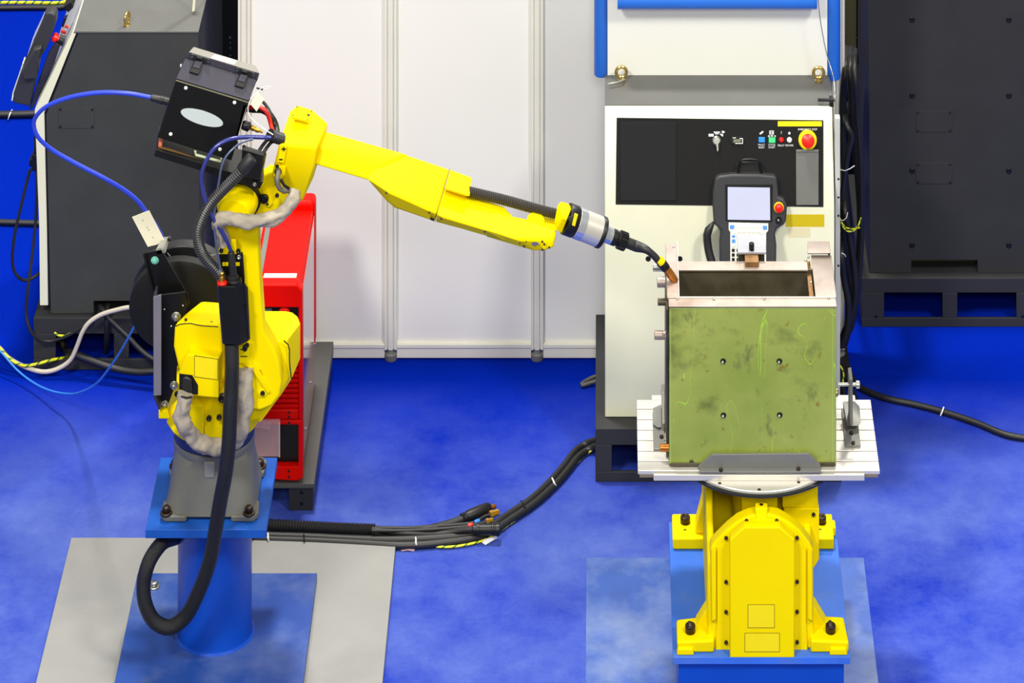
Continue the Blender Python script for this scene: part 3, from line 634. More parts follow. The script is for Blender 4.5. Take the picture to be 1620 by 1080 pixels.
hull('mark_plate', [(444, 229, 8.1195), (454, 231, 8.1195), (449, 258, 8.1195), (439, 256, 8.1195), (444, 229, 8.14), (454, 231, 8.14), (449, 258, 8.14), (439, 256, 8.14)], YEL, RB, .0008)
hull('cable_outlet', [(434, 262, 8.12), (452, 262, 8.12), (451, 277, 8.12), (444, 284, 8.125), (431, 278, 8.125), (434, 262, 8.15), (452, 262, 8.15), (450, 284, 8.15), (431, 278, 8.15)], YEL, RB, .002)
fastener('outlet_screw', 'socket', W(438.5, 262.5, 8.12), F, .0042, .005, BLK, RB); latheo('outlet_collar', [(.0085, 0), (.0085, .006)], W(440, 270, 8.122), F, BLK, RB, 16)
tubeo('outlet_cable', [W(440, 270, 8.115), W(439.5, 277, 8.095), W(438, 286, 8.09), W(441, 296, 8.09), W(449, 302, 8.095), W(458, 300, 8.095)], .0062, mat('grey_cable', (96, 92, 84), .5), RB, seg=10)
tubeo('outlet_wire', [W(444, 283, 8.09), W(450, 294, 8.085), W(457, 298, 8.09)], .0035, BLK, RB, seg=8)
# forearm
FA = hull('forearm', [(519, 209, 8.225), (500, 204, 8.225), (507, 236, 8.16), (514, 236, 8.16), (499, 260, 8.145), (495, 258, 8.155), (519, 214, 8.27), (500, 250, 8.27), (645, 245, 8.235), (600, 263, 8.172), (583, 285, 8.14), (640, 260, 8.27), (600, 280, 8.27), (520, 233, 8.165)], YEL, RB, .005, 3)
hull('forearm_body', [(590, 262, 8.17), (575, 230, 8.222), (620, 237, 8.24), (711, 268, 8.24), (690, 338, 8.11), (613, 303, 8.11), (609, 308, 8.125), (611, 317, 8.138), (624, 328, 8.138), (688, 350, 8.138), (582, 284, 8.138), (710, 275, 8.28), (640, 260, 8.28), (620, 315, 8.28), (688, 345, 8.28)], YEL, RB, .004, 3)
tubeo('forearm_seam', [W(711.5, 267, 8.2405), W(703, 297, 8.182), W(691.5, 337, 8.107), W(688.5, 351, 8.132)], .0007, mat('seam_olive', (120, 100, 0), .6), RB, seg=6)
hull('hose_outlet', [(712, 268.5, 8.24), (746, 281, 8.24), (743, 310, 8.16), (704, 298, 8.16), (712, 270, 8.28), (746, 283, 8.28), (742, 312, 8.28), (705, 310, 8.28)], YEL, RB, .002)
hull('lower_forearm', [(704, 296, 8.2), (784, 322, 8.2), (797, 327, 8.2), (796, 345, 8.16), (820, 352, 8.164), (770, 364, 8.105), (698, 342, 8.105), (691, 339, 8.107), (690, 351, 8.135), (769, 374, 8.135), (800, 380, 8.12), (704, 312, 8.27), (796, 336, 8.27), (692, 345, 8.27), (800, 372, 8.25)], YEL, RB, .003, 3)
hull('wrist_end', [(772, 335, 8.165), (796, 344, 8.163), (827, 348, 8.176), (849, 350, 8.186), (868, 356, 8.184), (878, 364, 8.17), (880, 371, 8.155), (876, 391, 8.135), (860, 396, 8.13), (844, 396, 8.13), (813, 388, 8.132), (769, 374, 8.134), (770, 364, 8.106), (816, 379, 8.106), (872, 379, 8.136), (800, 350, 8.25), (870, 365, 8.24), (800, 372, 8.25), (865, 388, 8.23)], YEL, RB, .004, 3)
hull('side_cover', [(613, 305, 8.106), (681, 335, 8.104), (681, 347, 8.131), (626, 327, 8.131), (613, 316, 8.131), (613, 305, 8.12), (681, 338, 8.12)], YEL, RB, .001)
hull('side_cover', [(698, 344, 8.101), (770, 365, 8.101), (769, 373, 8.128), (697, 352, 8.128), (698, 344, 8.12), (770, 365, 8.12)], YEL, RB, .001)
for x_, y_, d_ in ((611, 305, 8.106), (679, 336, 8.101), (698, 346, 8.1), (767, 366, 8.1), (711, 280, 8.215)): fastener('cover_screw', 'dome', W(x_, y_, d_), Vector((0, -.8, .6)), .0028, .0025, OXID, RB)
slabs('cover_gap', [[(681, 345), (687, 347.5), (686.5, 350), (680.5, 347.5)]], 8.127, 8.13, BLK, RB)
WP = Plane(W(845, 388, 8.118), (1, 0, 0), (0, .18, .9))
for x_, y_, r_ in ((822.5, 384, .0022), (832, 381.5, .0026), (829, 389.5, .0028), (858, 382, .0028), (861, 386, .0028), (869, 391, .0026), (858, 394.5, .0028)): fastener('wrist_screw', 'dome', W(x_, y_, 8.117), WP.n, r_, .003, OXID, RB)
bm = bmesh.new(); lathe(bm, [(.0085, 0), (.0085, .002)], W(846.5, 385.5, 8.114), WP.n, 18, .4); obj('wrist_plug', bm, NAVY, RB)
latheo('wrist_disc', [(.021, 0), (.021, .014), (.018, .017)], W(846, 354, 8.19), Vector((.2, -.45, .8)), YEL, RB, 28)
hull('wrist_fork', [(835, 347, 8.19), (845, 339, 8.215), (877, 346, 8.215), (889, 350, 8.2), (880, 366, 8.165), (860, 355, 8.18), (838, 342, 8.22), (878, 350, 8.235), (884, 362, 8.22)], YEL, RB, .003)
ax = (W(955, 369, 8.172)-W(898, 346.5, 8.16)).normalized(); a0 = W(898, 346.5, 8.16)
def al(px): return (W(px, 0, 8.16).x-a0.x)/ax.x
hull('wrist_flange', [(882, 325, 8.155), (887, 318.5, 8.165), (900, 322, 8.165), (904, 330, 8.15), (889, 369, 8.14), (880, 364, 8.14), (877, 350, 8.145), (890, 345, 8.124), (897, 347, 8.124), (884, 330, 8.19), (900, 326, 8.195), (888, 366, 8.18), (880, 360, 8.18), (888, 345, 8.198)], YEL, RB, .0025, 3)
latheo('collision_sensor', [(.0335, al(895)), (.0345, al(896)), (.0345, al(909)), (.0325, al(911))], a0, ax, BLK, RB, 36)
bm = bmesh.new(); c_ = a0+ax*al(904)
slab(bm, [(909, 339), (914, 341), (909.5, 358), (905, 356)], 8.124, 8.13); obj('sensor_label', bm, YELL, RB)
fastener('sensor_screw', 'socket', W(901.5, 345.5, 8.127), Vector((0, -1, .2)), .0042, .003, BLKS, RB)
TC = latheo('torch_mount', [(.03, al(910)), (.0332, al(911)), (.0332, al(947)), (.031, al(948))], a0, ax, mat('brushed_aluminium', (212, 208, 196), .3, .6, var=.03), RB, 44)
latheo('mount_band', [(.0338, al(911.5)), (.0338, al(922))], a0, ax, mat('polished_aluminium', (214, 216, 220), .16, .85), TC, 44)
latheo('mount_gasket', [(.0335, al(947)), (.0345, al(948)), (.0345, al(952.5)), (.033, al(953.5))], a0, ax, BLK, TC, 44)
TH = latheo('torch_socket', [(.018, al(953)), (.018, al(967))], a0, ax, mat('polished_aluminium', (214, 216, 220), .16, .85), RB, 32)
latheo('torch_coupling', [(.0155, al(966)), (.0178, al(967)), (.0178, al(974)), (.015, al(976)), (.015, al(981))], a0, ax, BLK, TH, 28)
bm = bmesh.new(); n_ = 18; u_, v_, d_ = frame(ax); ring = []
for i in range(n_*4):
    t = 2*math.pi*i/(n_*4); r_ = .0205 if (i//2) % 2 else .0178
    ring.append(a0+ax*al(979)+(u_*math.cos(t)+v_*math.sin(t))*r_)
prism(bm, ring, ax*(al(990)-al(979))); obj('knurled_nut', bm, BLK, TH)
tubeo('torch_neck', [a0+ax*al(988), a0+ax*al(998), a0+ax*al(1006), W(1022, 394.5, 8.167), W(1034, 404, 8.165), W(1042, 413, 8.165), W(1045, 418, 8.165)], .0105, RUB, TH, seg=16, step=.005, taper=lambda t: 1.15 if t < .3 else 1.15-.4*min(1, (t-.3)*3))
TIP = (W(1069, 445, 8.165)-W(1042, 409, 8.165)); LT = TIP.length; TIP.normalize(); t0 = W(1042, 409, 8.165)
latheo('yellow_band', [(.0092, LT*.02), (.0096, LT*.05), (.0096, LT*.18), (.0092, LT*.2)], t0, TIP, YELL, TH, 20)
latheo('insulator', [(.0098, LT*.2), (.0104, LT*.23), (.0104, LT*.42), (.0096, LT*.45)], t0, TIP, BLK, TH, 20)
latheo('nozzle', [(.0092, LT*.44), (.0094, LT*.5), (.0094, LT*.72), (.0088, LT*.86), (.0078, LT), (.005, LT), (.005, LT*.9)], t0, TIP, COPPER, TH, 24)
# forearm hose
cable('wrist_hose', [W(741, 303, 8.19), W(800, 317, 8.2), W(850, 331, 8.205), W(890, 341, 8.2)], .0125, mat('hose_black', (48, 44, 42), .4), 'black corrugated hose along the top of the yellow forearm', 'hose', seg=14, corr=.0052, parent=None)
# fabric cable sleeves
SL1 = cable('cable_sleeve', [W(295, 622, 8.07), W(289, 640, 8.065), W(289, 662, 8.065), W(298, 684, 8.08), W(313, 699, 8.1), W(333, 706, 8.11), W(353, 705, 8.115), W(372, 697, 8.115), W(381, 682, 8.105), W(386, 660, 8.1), W(388, 632, 8.098), W(387, 605, 8.1), W(386, 584, 8.104)], .0165, FAB, 'crumpled light grey fabric cable sleeve looping under the robot swivel', 'sleeve', seg=20, step=.005, crumple=.55)
tubeo('tie', [W(286.5, 626.5, 8.053), W(294, 629, 8.049), W(304, 627.5, 8.055)], .0022, BLK, SL1, seg=6)
SL2 = cable('cable_sleeve', [W(354, 384, 8.09), W(350, 372, 8.085), W(346, 358, 8.08), W(348, 346, 8.068), W(360, 345, 8.062), W(378, 348, 8.06), W(398, 350.5, 8.06), W(420, 348, 8.065), W(441, 341, 8.08), W(455, 328, 8.09), W(463, 313, 8.1), W(467, 300, 8.11)], .0142, FAB, 'crumpled light grey fabric cable sleeve below the robot elbow', 'sleeve', seg=20, step=.005, crumple=.55)

# ------------------------------------------------------------------ wire feeder on the robot's shoulder
WF = thing('wire_feeder', 'black wire feeder box with two latches on its lid, tilted above the robot', 'wire feeder', W(310, 262, 8.2))
Df = 8.12
hull('feeder_body', [(278.6, 125.5, Df), (393.3, 160.5, Df), (366, 254, Df), (248.8, 217.6, Df), (278.6, 125.5, Df+.012), (283, 121, Df+.012), (396, 156, Df+.012), (286, 112, Df+.16), (391, 146, Df+.16), (374, 198, Df+.16), (264, 166, Df+.16), (255, 198, Df+.07), (370, 236, Df+.07)], BLKM, WF, .0015)
SLP = [(278.6, 124.5, Df), (393.5, 159.5, Df), (293.5, 91, Df+.035), (407, 126, Df+.035)]
hull('lid_slope', SLP+[(283, 126, Df+.05), (392, 160, Df+.05), (293, 92, Df+.16), (405, 127, Df+.16)], BLKS, WF, .001)  # purple-grey tone puts the light on the black lid into its colour
hull('lid_edge', [(292.5, 91, Df+.033), (407.5, 126.5, Df+.033), (298.7, 82, Df+.036), (410.5, 115.7, Df+.036), (298.7, 85, Df+.15), (409, 119, Df+.15), (294, 95, Df+.15), (406, 130, Df+.15)], BLKS, WF, .001)
hull('lid_top', [(298.7, 82.2, Df+.036), (410.5, 115.9, Df+.036), (306.5, 74, Df+.062), (404, 104, Df+.062), (306, 80, Df+.14), (402, 108, Df+.14), (302, 88, Df+.06), (408, 120, Df+.06)], mat('lid_top_grey', (112, 108, 100), .45), WF, .0008)
nS = (W(393.5, 159.5, Df)-W(278.6, 124.5, Df)).cross(W(293.5, 91, Df+.035)-W(278.6, 124.5, Df)).normalized()
SPn = Plane(W(278.6, 124.5, Df), W(393.5, 159.5, Df)-W(278.6, 124.5, Df), W(293.5, 91, Df+.035)-W(278.6, 124.5, Df))
EPn = Plane(W(292.5, 91, Df+.033), W(407.5, 126.5, Df+.033)-W(292.5, 91, Df+.033), W(298.7, 82, Df+.036)-W(292.5, 91, Df+.033))
TPn = Plane(W(298.7, 82.2, Df+.036), W(410.5, 115.9, Df+.036)-W(298.7, 82.2, Df+.036), W(306.5, 74, Df+.062)-W(298.7, 82.2, Df+.036))
plateo('white_label', TPn, [[(333.5, 91.5), (340, 86.3), (375, 96.2), (370.5, 102)]], 0, .0006, WHT, WF)
def zx(x, y): return (230+x/7.715, 60+y/7.715)
for dx, dy in ((0, 0), (552, 165)):
    L_ = plateo('latch', SPn, [[zx(x+dx, y+dy) for x, y in ((610, 270), (705, 300), (660, 430), (640, 460), (535, 425), (545, 400))]], 0, .008, BLK, WF, .0012)
    plateo('latch_lever', SPn, [[zx(x+dx, y+dy) for x, y in ((610, 290), (688, 312), (650, 395), (570, 372))]], .008, .011, BLKS, L_, .0008)
    plateo('latch_base', EPn, [[zx(x+dx, y+dy) for x, y in ((545, 200), (575, 188), (780, 250), (790, 275), (760, 300), (600, 255), (548, 228))]], 0, .006, BLK, L_, .001)
    latheo('latch_hinge', [(.0055, 0), (.0055, .0125)], EPn.at(*zx(628+dx, 222+dy), .008), EPn.u, BLK, L_, 12)
    for sx, sy in ((570, 213), (768, 272)): fastener('latch_screw', 'socket', EPn.at(*zx(sx+dx, sy+dy), .005), EPn.n, .0042, .003, BLKS, L_)
plateo('seam_strip', vplane(Df), [[(278.3, 126.2), (393, 161.2), (392.7, 162.6), (278, 127.6)]], .0, .0008, mat('seam_tan', (130, 124, 96), .5), WF)
FPn = vplane(Df)
bm = bmesh.new(); c_ = FPn.at(319.5, 185.8); d1 = (FPn.at(352.8, 196.0)-c_); d2 = (FPn.at(322.5, 175.2)-c_)
ov = []; cc = [c_+d1*math.cos(2*math.pi*i/40)+d2*math.sin(2*math.pi*i/40) for i in range(40)]
prism(bm, cc, F*.0012); obj('oval_badge', bm, OVAL, WF)
for x_, y_ in ((294, 139), (371, 162), (270, 212), (348, 236)): fastener('white_screw', 'dome', W(x_, y_, Df), F, .0044, .0022, WHT, WF)
for x_, y_ in ((287, 104), ): fastener('white_screw', 'dome', W(x_, y_, Df+.03), (-1, 0, 0), .004, .003, WHT, WF)
hull('mounting_tray', [(247, 236, 8.1), (416, 288, 8.1), (243.6, 247, 8.1), (411, 299, 8.1), (250, 226, 8.14), (418, 276, 8.14), (252, 200, 8.26), (416, 246, 8.26), (250, 212, 8.26)], BLKM, WF, .001)
hull('insulator_rail', [(251, 222, 8.13), (257, 224, 8.13), (256, 236, 8.12), (250, 233, 8.12), (253, 215, 8.2), (258, 217, 8.2), (256, 226, 8.2)], ORNG, WF, .001)
hull('insulator_strip', [(251, 231, 8.118), (385, 273, 8.118), (250, 235, 8.112), (384, 277, 8.112), (253, 226, 8.19), (385, 262, 8.19)], BROWN, WF, .001)
for x_ in (0, 40):
    pass
bm = bmesh.new(); slab(bm, [(307, 238.5), (310.5, 239.5), (310.5, 244), (348, 254), (349, 250), (351, 250.5), (349.5, 257.5), (309, 247)], 8.108, 8.112); obj('tray_clip', bm, mat('pale_clip', (190, 200, 160), .5), WF, .0006)
JB = hull('junction_box', [(383, 236, 8.075), (417, 246, 8.075), (421, 241, 8.09), (383, 229, 8.105), (391, 231, 8.105), (422, 242, 8.1), (411, 285, 8.075), (381, 278, 8.075), (414, 283, 8.13), (420, 242, 8.14), (385, 230, 8.14), (383, 272, 8.14)], BLK, WF, .002)
for x_, y_ in ((386, 231.5), (416, 241)): fastener('box_screw', 'socket', W(x_, y_, 8.098), U, .0032, .002, BLKM, WF)
fastener('tray_bolt', 'socket', W(403, 290, 8.095), F, .0046, .005, ZINC, WF)
latheo('gas_knob', [(.009, 0), (.0105, .003), (.0105, .016), (.008, .018)], W(384, 197, 8.13), ax, BLK, WF, 10)
latheo('gas_fitting', [(.0058, 0), (.0058, .008), (.004, .009), (.0055, .012), (.0055, .02), (.003, .022), (.003, .03)], W(397, 201.5, 8.13), ax, BRASS, WF, 12)
slabs('feeder_rear_bracket', [[(385, 165), (391, 167), (376, 222), (371, 225), (373, 214)]], 8.12, 8.16, mat('grey_bracket_light', (196, 192, 178), .5), WF, .001)
cable('feed_liner', [W(267, 160.5, 8.2), W(238, 154, 8.2), W(200, 147.5, 8.2), W(150, 147, 8.21), W(100, 157, 8.22), W(67, 173, 8.23), W(53.5, 193, 8.24), W(58, 213, 8.24), W(77, 233, 8.25), W(117, 257, 8.26), W(167, 283, 8.27), W(200, 303, 8.275), W(220, 320, 8.275), W(232, 337, 8.275), W(246, 356, 8.275), W(258, 377, 8.28)], .005, BLUEC, 'thick blue wire liner looping from feeder box to the wire spool', 'cable', seg=12)
LG = latheo('liner_grip', [(.006, 0), (.0075, .004), (.0085, .02), (.0085, .024), (.0092, .025), (.0092, .03), (.0085, .031), (.009, .044)], W(238, 154, 8.2), (W(268, 161, 8.2)-W(238, 154, 8.2)), RUB, WF, 16)
TGp = thing('paper_tag', 'large cream paper tag tied on the blue liner above the spool', 'tag', W(235, 362, 8.25))
PTg = Plane(W(235, 362, 8.255), (1, 0, 0), (0, .1, 1))
plateo('tag_sheet', PTg, [[(209, 343), (236, 332.5), (260, 379), (250, 386), (234, 390)]], 0, .0012, PAPER, TGp)
bm = bmesh.new()
for x_, y_ in ((225, 347), (232, 358), (234.5, 362), (241, 374)): PTg.plate(bm, [(x_, y_), (x_+.8, y_), (x_+2, y_+2.5), (x_+1.2, y_+2.5)], .0012, .0014)
obj('ink_mark', bm, BLKS, TGp)
ST = thing('paper_tag', 'small cream tag on a white string beside the black feeder box', 'tag', W(407, 160, 8.1))
PTs = Plane(W(407, 160, 8.1), (1, 0, 0), (0, .1, 1))
plateo('tag_sheet', PTs, [[(407.6, 145.5), (418, 156.6), (406, 176), (396, 164)]], 0, .001, PAPER, ST)
tubeo('string_loop', [W(411, 141, 8.11), W(420, 136.5, 8.11), W(428, 135.5, 8.11), W(429, 138, 8.11), W(421, 140.5, 8.11), W(413, 142, 8.11)], .0007, ALU, ST, seg=6)
tubeo('string_clip', [W(406, 139, 8.115), W(412, 141, 8.112), W(416, 141.5, 8.11)], .002, BLK, ST, seg=6)
tubeo('string', [W(412, 142, 8.105), W(400, 152, 8.1), W(393, 166, 8.1), W(393, 180, 8.1), W(402, 192, 8.1), W(418, 204, 8.1), W(432, 213, 8.1)], .0013, WHT, ST, seg=6)
cable('power_lead', [W(388, 172, 8.18), W(405, 168, 8.16), W(417, 172, 8.15), W(425, 184, 8.15), W(428, 196, 8.15), W(432, 208, 8.14), W(437, 214, 8.14)], .0048, mat('red_cable', (214, 34, 22), .35), 'short bright red lead between feeder box and robot housing', 'cable', seg=10)
cable('power_lead', [W(386, 170, 8.2), W(400, 173, 8.19), W(416, 174, 8.18), W(428, 183, 8.17), W(436, 198, 8.17), W(438, 212, 8.15)], .0075, RUB, 'thick black lead beside the red lead at the feeder box', 'cable', seg=12)
cable('power_lead', [W(407, 153, 8.19), W(418, 163, 8.19), W(428, 178, 8.18), W(435, 198, 8.16)], .0035, RUB, 'thin black lead arching above the red lead', 'cable', seg=10)
cable('cable_grommet', [W(427, 213, 8.12), W(436, 217, 8.13), W(446, 220, 8.14)], .0135, RUB, 'short black corrugated grommet entering the yellow housing', 'hose', seg=14, corr=.006)
for k, (a, b) in enumerate((((409, 240), (422, 222)), ((416, 243), (428, 226)))):
    cable('signal_lead', [W(a[0], a[1], 8.13), W((a[0]+b[0])/2, (a[1]+b[1])/2-1, 8.14), W(b[0], b[1], 8.14), W(b[0]+8, b[1]-5, 8.14)], .004, RUB, ['short black lead rising from junction box, nearer the feeder', 'short black lead rising from junction box, nearer the yellow housing'][k], 'cable', seg=8)
# gas and power cables to the torch box
GB = thing('cable_junction', 'tall black rectangular cable box strapped in front of the robot upper arm', 'box', W(372, 545, 8.08))
hull('box_body', [(345, 453, 8.055), (373, 453, 8.055), (379, 546, 8.055), (353, 544, 8.055), (348, 449, 8.075), (384, 449, 8.075), (392, 453, 8.09), (396, 536, 8.09), (391, 541, 8.075), (347, 452, 8.1), (390, 452, 8.1), (394, 534, 8.1), (355, 540, 8.1)], BLKM, GB, .0015)
slabs('box_edge', [[(343.5, 454), (346, 453), (353.5, 543), (351.5, 543)]], 8.06, 8.1, NAVY, GB)
slabs('box_rail', [[(386, 450), (389, 450), (394.5, 536), (392, 538)]], 8.08, 8.084, BLK, GB)
latheo('box_cap', [(.0175, 0), (.0175, .013), (.014, .016)], W(370.5, 451, 8.076), U, BLK, GB, 24)
latheo('cap_collar', [(.0125, 0), (.0125, .008), (.009, .01)], W(369, 442, 8.076), U, RUB, GB, 20)
latheo('grip_sleeve', [(.008, 0), (.0088, .004), (.0083, .03), (.0083, .05), (.0075, .053), (.0075, .06), (.0062, .062)], W(369.5, 440, 8.076), (W(365, 394, 8.076)-W(369.5, 440, 8.076)), RUB, GB, 16)
latheo('gas_nut', [(.0105, 0), (.0115, .002), (.0115, .007), (.0095, .009)], W(351.5, 451, 8.07), U, REDB, GB, 20)
latheo('gas_stem', [(.0055, 0), (.0055, .006), (.0065, .007), (.0065, .013), (.0045, .014), (.006, .018), (.006, .022), (.0042, .024)], W(351, 446, 8.07), U, BRASS, GB, 12)
latheo('hose_clip', [(.0052, 0), (.0052, .006)], W(348.7, 430, 8.07), U, ZINC, GB, 12)
fastener('rail_screw', 'socket', W(391.5, 484, 8.082), F, .0032, .004, BLK, GB); fastener('rail_screw', 'socket', W(391, 545, 8.095), F, .005, .005, BLK, GB)
tube_pts = [(437, 217.5, 8.12), (424, 217.5, 8.115), (386, 217, 8.1), (361, 221, 8.09), (340.5, 233, 8.08), (326.5, 254, 8.07), (319.5, 273, 8.065), (319, 290, 8.065), (326, 317, 8.06), (337, 344, 8.06), (350, 365, 8.065), (361, 385, 8.07), (365, 396, 8.076)]
cable('torch_cable', [W(*p) for p in tube_pts], .0046, BLUED, 'glossy dark blue cable curving beside the feeder box to the black grip', 'cable', seg=12)
cable('gas_hose', [W(*p) for p in [(400, 220, 8.1), (385, 224, 8.09), (372.5, 232, 8.08), (358, 247, 8.07), (350.5, 264, 8.062), (347, 284, 8.06), (342, 312, 8.058), (338.5, 345, 8.06), (342, 387, 8.065), (346, 410, 8.068), (348.6, 424, 8.07)]], .0027, mat('grey_blue_hose', (72, 82, 110), .25), 'thin grey gas hose running inside the dark blue cable to the brass fitting', 'hose', seg=10)
HC = cable('feeder_conduit', [W(*p) for p in [(388, 262, 8.05), (374, 279, 8.05), (355, 298, 8.055), (336, 319, 8.06), (322, 343, 8.065), (313.5, 370, 8.07), (317, 394, 8.075), (328, 412, 8.08), (342, 427, 8.085), (354, 445, 8.088)]], .0132, mat('conduit_black', (44, 44, 46), .35), 'thick black corrugated conduit from junction box down behind the blue cable', 'hose', seg=16, corr=.0058)
latheo('conduit_cuff', [(.0135, 0), (.0148, .003), (.0148, .033), (.0135, .036)], W(399, 249, 8.055), (W(386, 265, 8.05)-W(399, 249, 8.055)), RUB, HC, 20)
# big braided hose looping in front of the column
loop = [(366, 543, 8.075), (367, 575, 8.065), (366, 613, 8.06), (364.5, 640, 8.055), (362, 698, 8.05), (357, 746, 8.05), (348, 795, 8.06), (341, 838, 8.07), (332, 886, 8.08), (314, 936, 8.09), (292, 976, 8.1), (268, 992, 8.1), (245, 983, 8.1), (230.5, 957, 8.1), (227, 925, 8.105), (235.5, 889, 8.115), (253, 862, 8.15), (276, 850, 8.24), (300, 846, 8.38), (330, 842, 8.5), (375, 836, 8.62), (424, 831.5, 8.7)]
HB = cable('dress_hose', [W(*p) for p in loop], .0166, BRAID, 'thick black braided hose hanging down the robot and looping before the blue column', 'hose', seg=16, step=.008)
hz = .016
cable('floor_conduit', [G(424, 831.5, hz), G(480, 834, hz), G(540, 837, hz), G(593, 839, hz)], .0158, mat('conduit_floor', (26, 26, 28), .3), 'black corrugated conduit lying on the carpet right of the robot base', 'hose', seg=16, corr=.007)

# ------------------------------------------------------------------ wire spool on its bracket
SPO = thing('wire_spool', 'round black welding wire spool housing at the robot\'s left side', 'spool', W(283, 565, 8.32))
def disc(name, px, py, D, r, prof, m, parent, zs=.92): return latheo(name, [(r*a, b) for a, b in prof], W(px, py, D), (0, 1, 0), m, parent, 56, zs)
disc('front_flange', 284, 489, 8.31, .1215, [(.3, 0), (.9, .002), (.985, .007), (1, .012), (1, .03), (.97, .034)], mat('spool_black', (18, 18, 17), .6, spec=.25), SPO)
bm = bmesh.new(); lathe(bm, [(.118, 0), (.121, .002), (.121, .03), (.112, .031)], W(284, 489, 8.312)+Vector((0, .072, 0)), (0, 1, 0), 56, .92); obj('rear_flange', bm, RUB, SPO)
disc('hub', 284, 489, 8.34, .05, [(1, 0), (1, .045)], BLK, SPO)
hull('spool_arm', [(318, 405, 8.35), (340, 402, 8.35), (345, 440, 8.33), (296, 420, 8.33), (322, 402, 8.375), (345, 400, 8.375), (345, 440, 8.375), (300, 425, 8.375)], mat('spool_grey', (62, 62, 62), .5), SPO, .002)
tubeo('welding_wire', [W(265, 400, 8.36), W(272, 409, 8.35), W(280, 418, 8.345)], .0008, ZINC, SPO, seg=5)
SB = thing('spool_bracket', 'black folded steel bracket holding the wire spool to the robot', 'bracket', W(262, 648, 8.2))
slabs('bracket_plate', [[(255, 466), (292, 462), (296, 485), (284, 512), (280, 560), (279, 605), (263, 649), (252, 647), (243, 628), (243, 470)]], 8.175, 8.181, BLKM, SB, .001)
slabs('bracket_flange', [[(242.5, 468), (247, 466), (247, 627), (254, 647), (251, 648), (242.5, 628)]], 8.14, 8.181, BLKS, SB, .0008)
bm = bmesh.new(); slab(bm, [(242.5, 470), (255, 466), (255, 625), (243, 626)], 8.136, 8.14); obj('flange_face', bm, mat('flange_lit_grey', (112, 108, 118), .4), SB, .0006)  # light on the black flange, put into a paler grey
slabs('upper_bracket', [[(227, 401), (255, 394), (270, 421), (297, 466), (300, 482), (256, 484), (243, 470)]], 8.2, 8.205, BLKM, SB, .001)
slabs('upper_flange', [[(226, 402), (229, 401), (246, 470), (243, 470)]], 8.19, 8.206, BLKM, SB)
fastener('mint_bolt', 'hex', W(245, 411.5, 8.2), F, .0062, .006, GREENCAP, SB)
hull('square_bar', [(246, 396, 8.2), (259, 393, 8.2), (262, 400, 8.2), (248, 403, 8.2), (257, 375, 8.27), (266, 374, 8.27), (267, 382, 8.27), (256, 384, 8.27)], mat('bar_grey', (138, 138, 132), .4, .3), SB, .001)
latheo('bar_cap', [(.006, 0), (.006, .006)], W(266, 377, 8.262), (1, 0, 0), BLK, SB, 12)
for x_, y_, r_ in ((278.6, 500, .0075), (275.5, 608.5, .0066), (261, 638, .0056)): fastener('bracket_nut', 'hex', W(x_, y_, 8.175), F, r_, .012, ZINC, SB)
for x_, y_ in ((260, 489), (271, 515.5), (289.5, 483)): fastener('rivet', 'dome', W(x_, y_, 8.175), F, .0018, .0015, WHT, SB)
fastener('tab_bolt', 'socket', W(280, 622, 8.14), F, .0055, .006, BLK, SB)

# ------------------------------------------------------------------ positioner stand and positioner
SH = boxo('floor_sheet', (W(928, 0, 8.59).x, W(1366, 0, 8.59).x, CY+7.7, CY+8.587, 0, .003), SHEET)
tag(SH, 'scuffed pale blue protective sheet on the carpet under the positioner stand', 'sheet')
zs_ = .174; sx0, sx1 = W(1064.5, 0, 7.96).x, W(1344.5, 0, 7.96).x
SD = thing('positioner_stand', 'blue box-shaped steel stand under the yellow positioner', 'stand', ((sx0+sx1)/2, CY+8.2, .003))
boxo('top_plate', (sx0, sx1, CY+7.955, CY+8.452, zs_-.016, zs_), mat('blue_stand_top', (54, 106, 212), .45, spec=.2, var=.08, vs=10, c2=(92, 118, 176), c2s=6, c2lo=.52, c2hi=.8), SD, .001)
boxo('stand_body', (sx0+.013, sx1-.013, CY+7.967, CY+8.44, .003, zs_-.016), BLUEP, SD, .001)
PO = thing('welding_positioner', 'yellow cast welding positioner with round turntable on the blue stand', 'positioner', ((sx0+sx1)/2, CY+8.2, zs_))
def foot(px0, px1, ytop, D0, D1, h, cut):
    pass
def Vp(px, D, z): return Vector(((px-CX)*D/K, CY+D, z))
hf = .03
hull('foot', [Vp(1072, 7.97, zs_), Vp(1130, 7.97, zs_), Vp(1071, 7.968, zs_+hf-.004), Vp(1130, 7.968, zs_+hf), Vp(1070, 8.043, zs_), Vp(1070, 8.043, zs_+hf), Vp(1130, 8.06, zs_), Vp(1130, 8.06, zs_+hf), Vp(1108, 8.05, zs_+hf)], YEL, PO, .005, 3)
hull('foot', [Vp(1282, 7.97, zs_), Vp(1343, 7.97, zs_), Vp(1282, 7.968, zs_+hf), Vp(1343, 7.968, zs_+hf-.004), Vp(1282, 8.06, zs_), Vp(1335, 8.052, zs_), Vp(1335, 8.052, zs_+hf), Vp(1282, 8.06, zs_+hf)], YEL, PO, .005, 3)
hull('foot_lug', [Vp(1070.5, 7.962, zs_), Vp(1098, 7.962, zs_), Vp(1073, 7.962, zs_+.014), Vp(1096, 7.962, zs_+.014), Vp(1070, 7.98, zs_), Vp(1098, 7.98, zs_), Vp(1073, 7.98, zs_+.016), Vp(1096, 7.98, zs_+.016)], YEL, PO, .002)
hull('foot_lug', [Vp(1312, 7.962, zs_), Vp(1341, 7.962, zs_), Vp(1314, 7.962, zs_+.014), Vp(1338, 7.962, zs_+.014), Vp(1312, 7.98, zs_), Vp(1341, 7.98, zs_), Vp(1314, 7.98, zs_+.016), Vp(1338, 7.98, zs_+.016)], YEL, PO, .002)
hb = .028
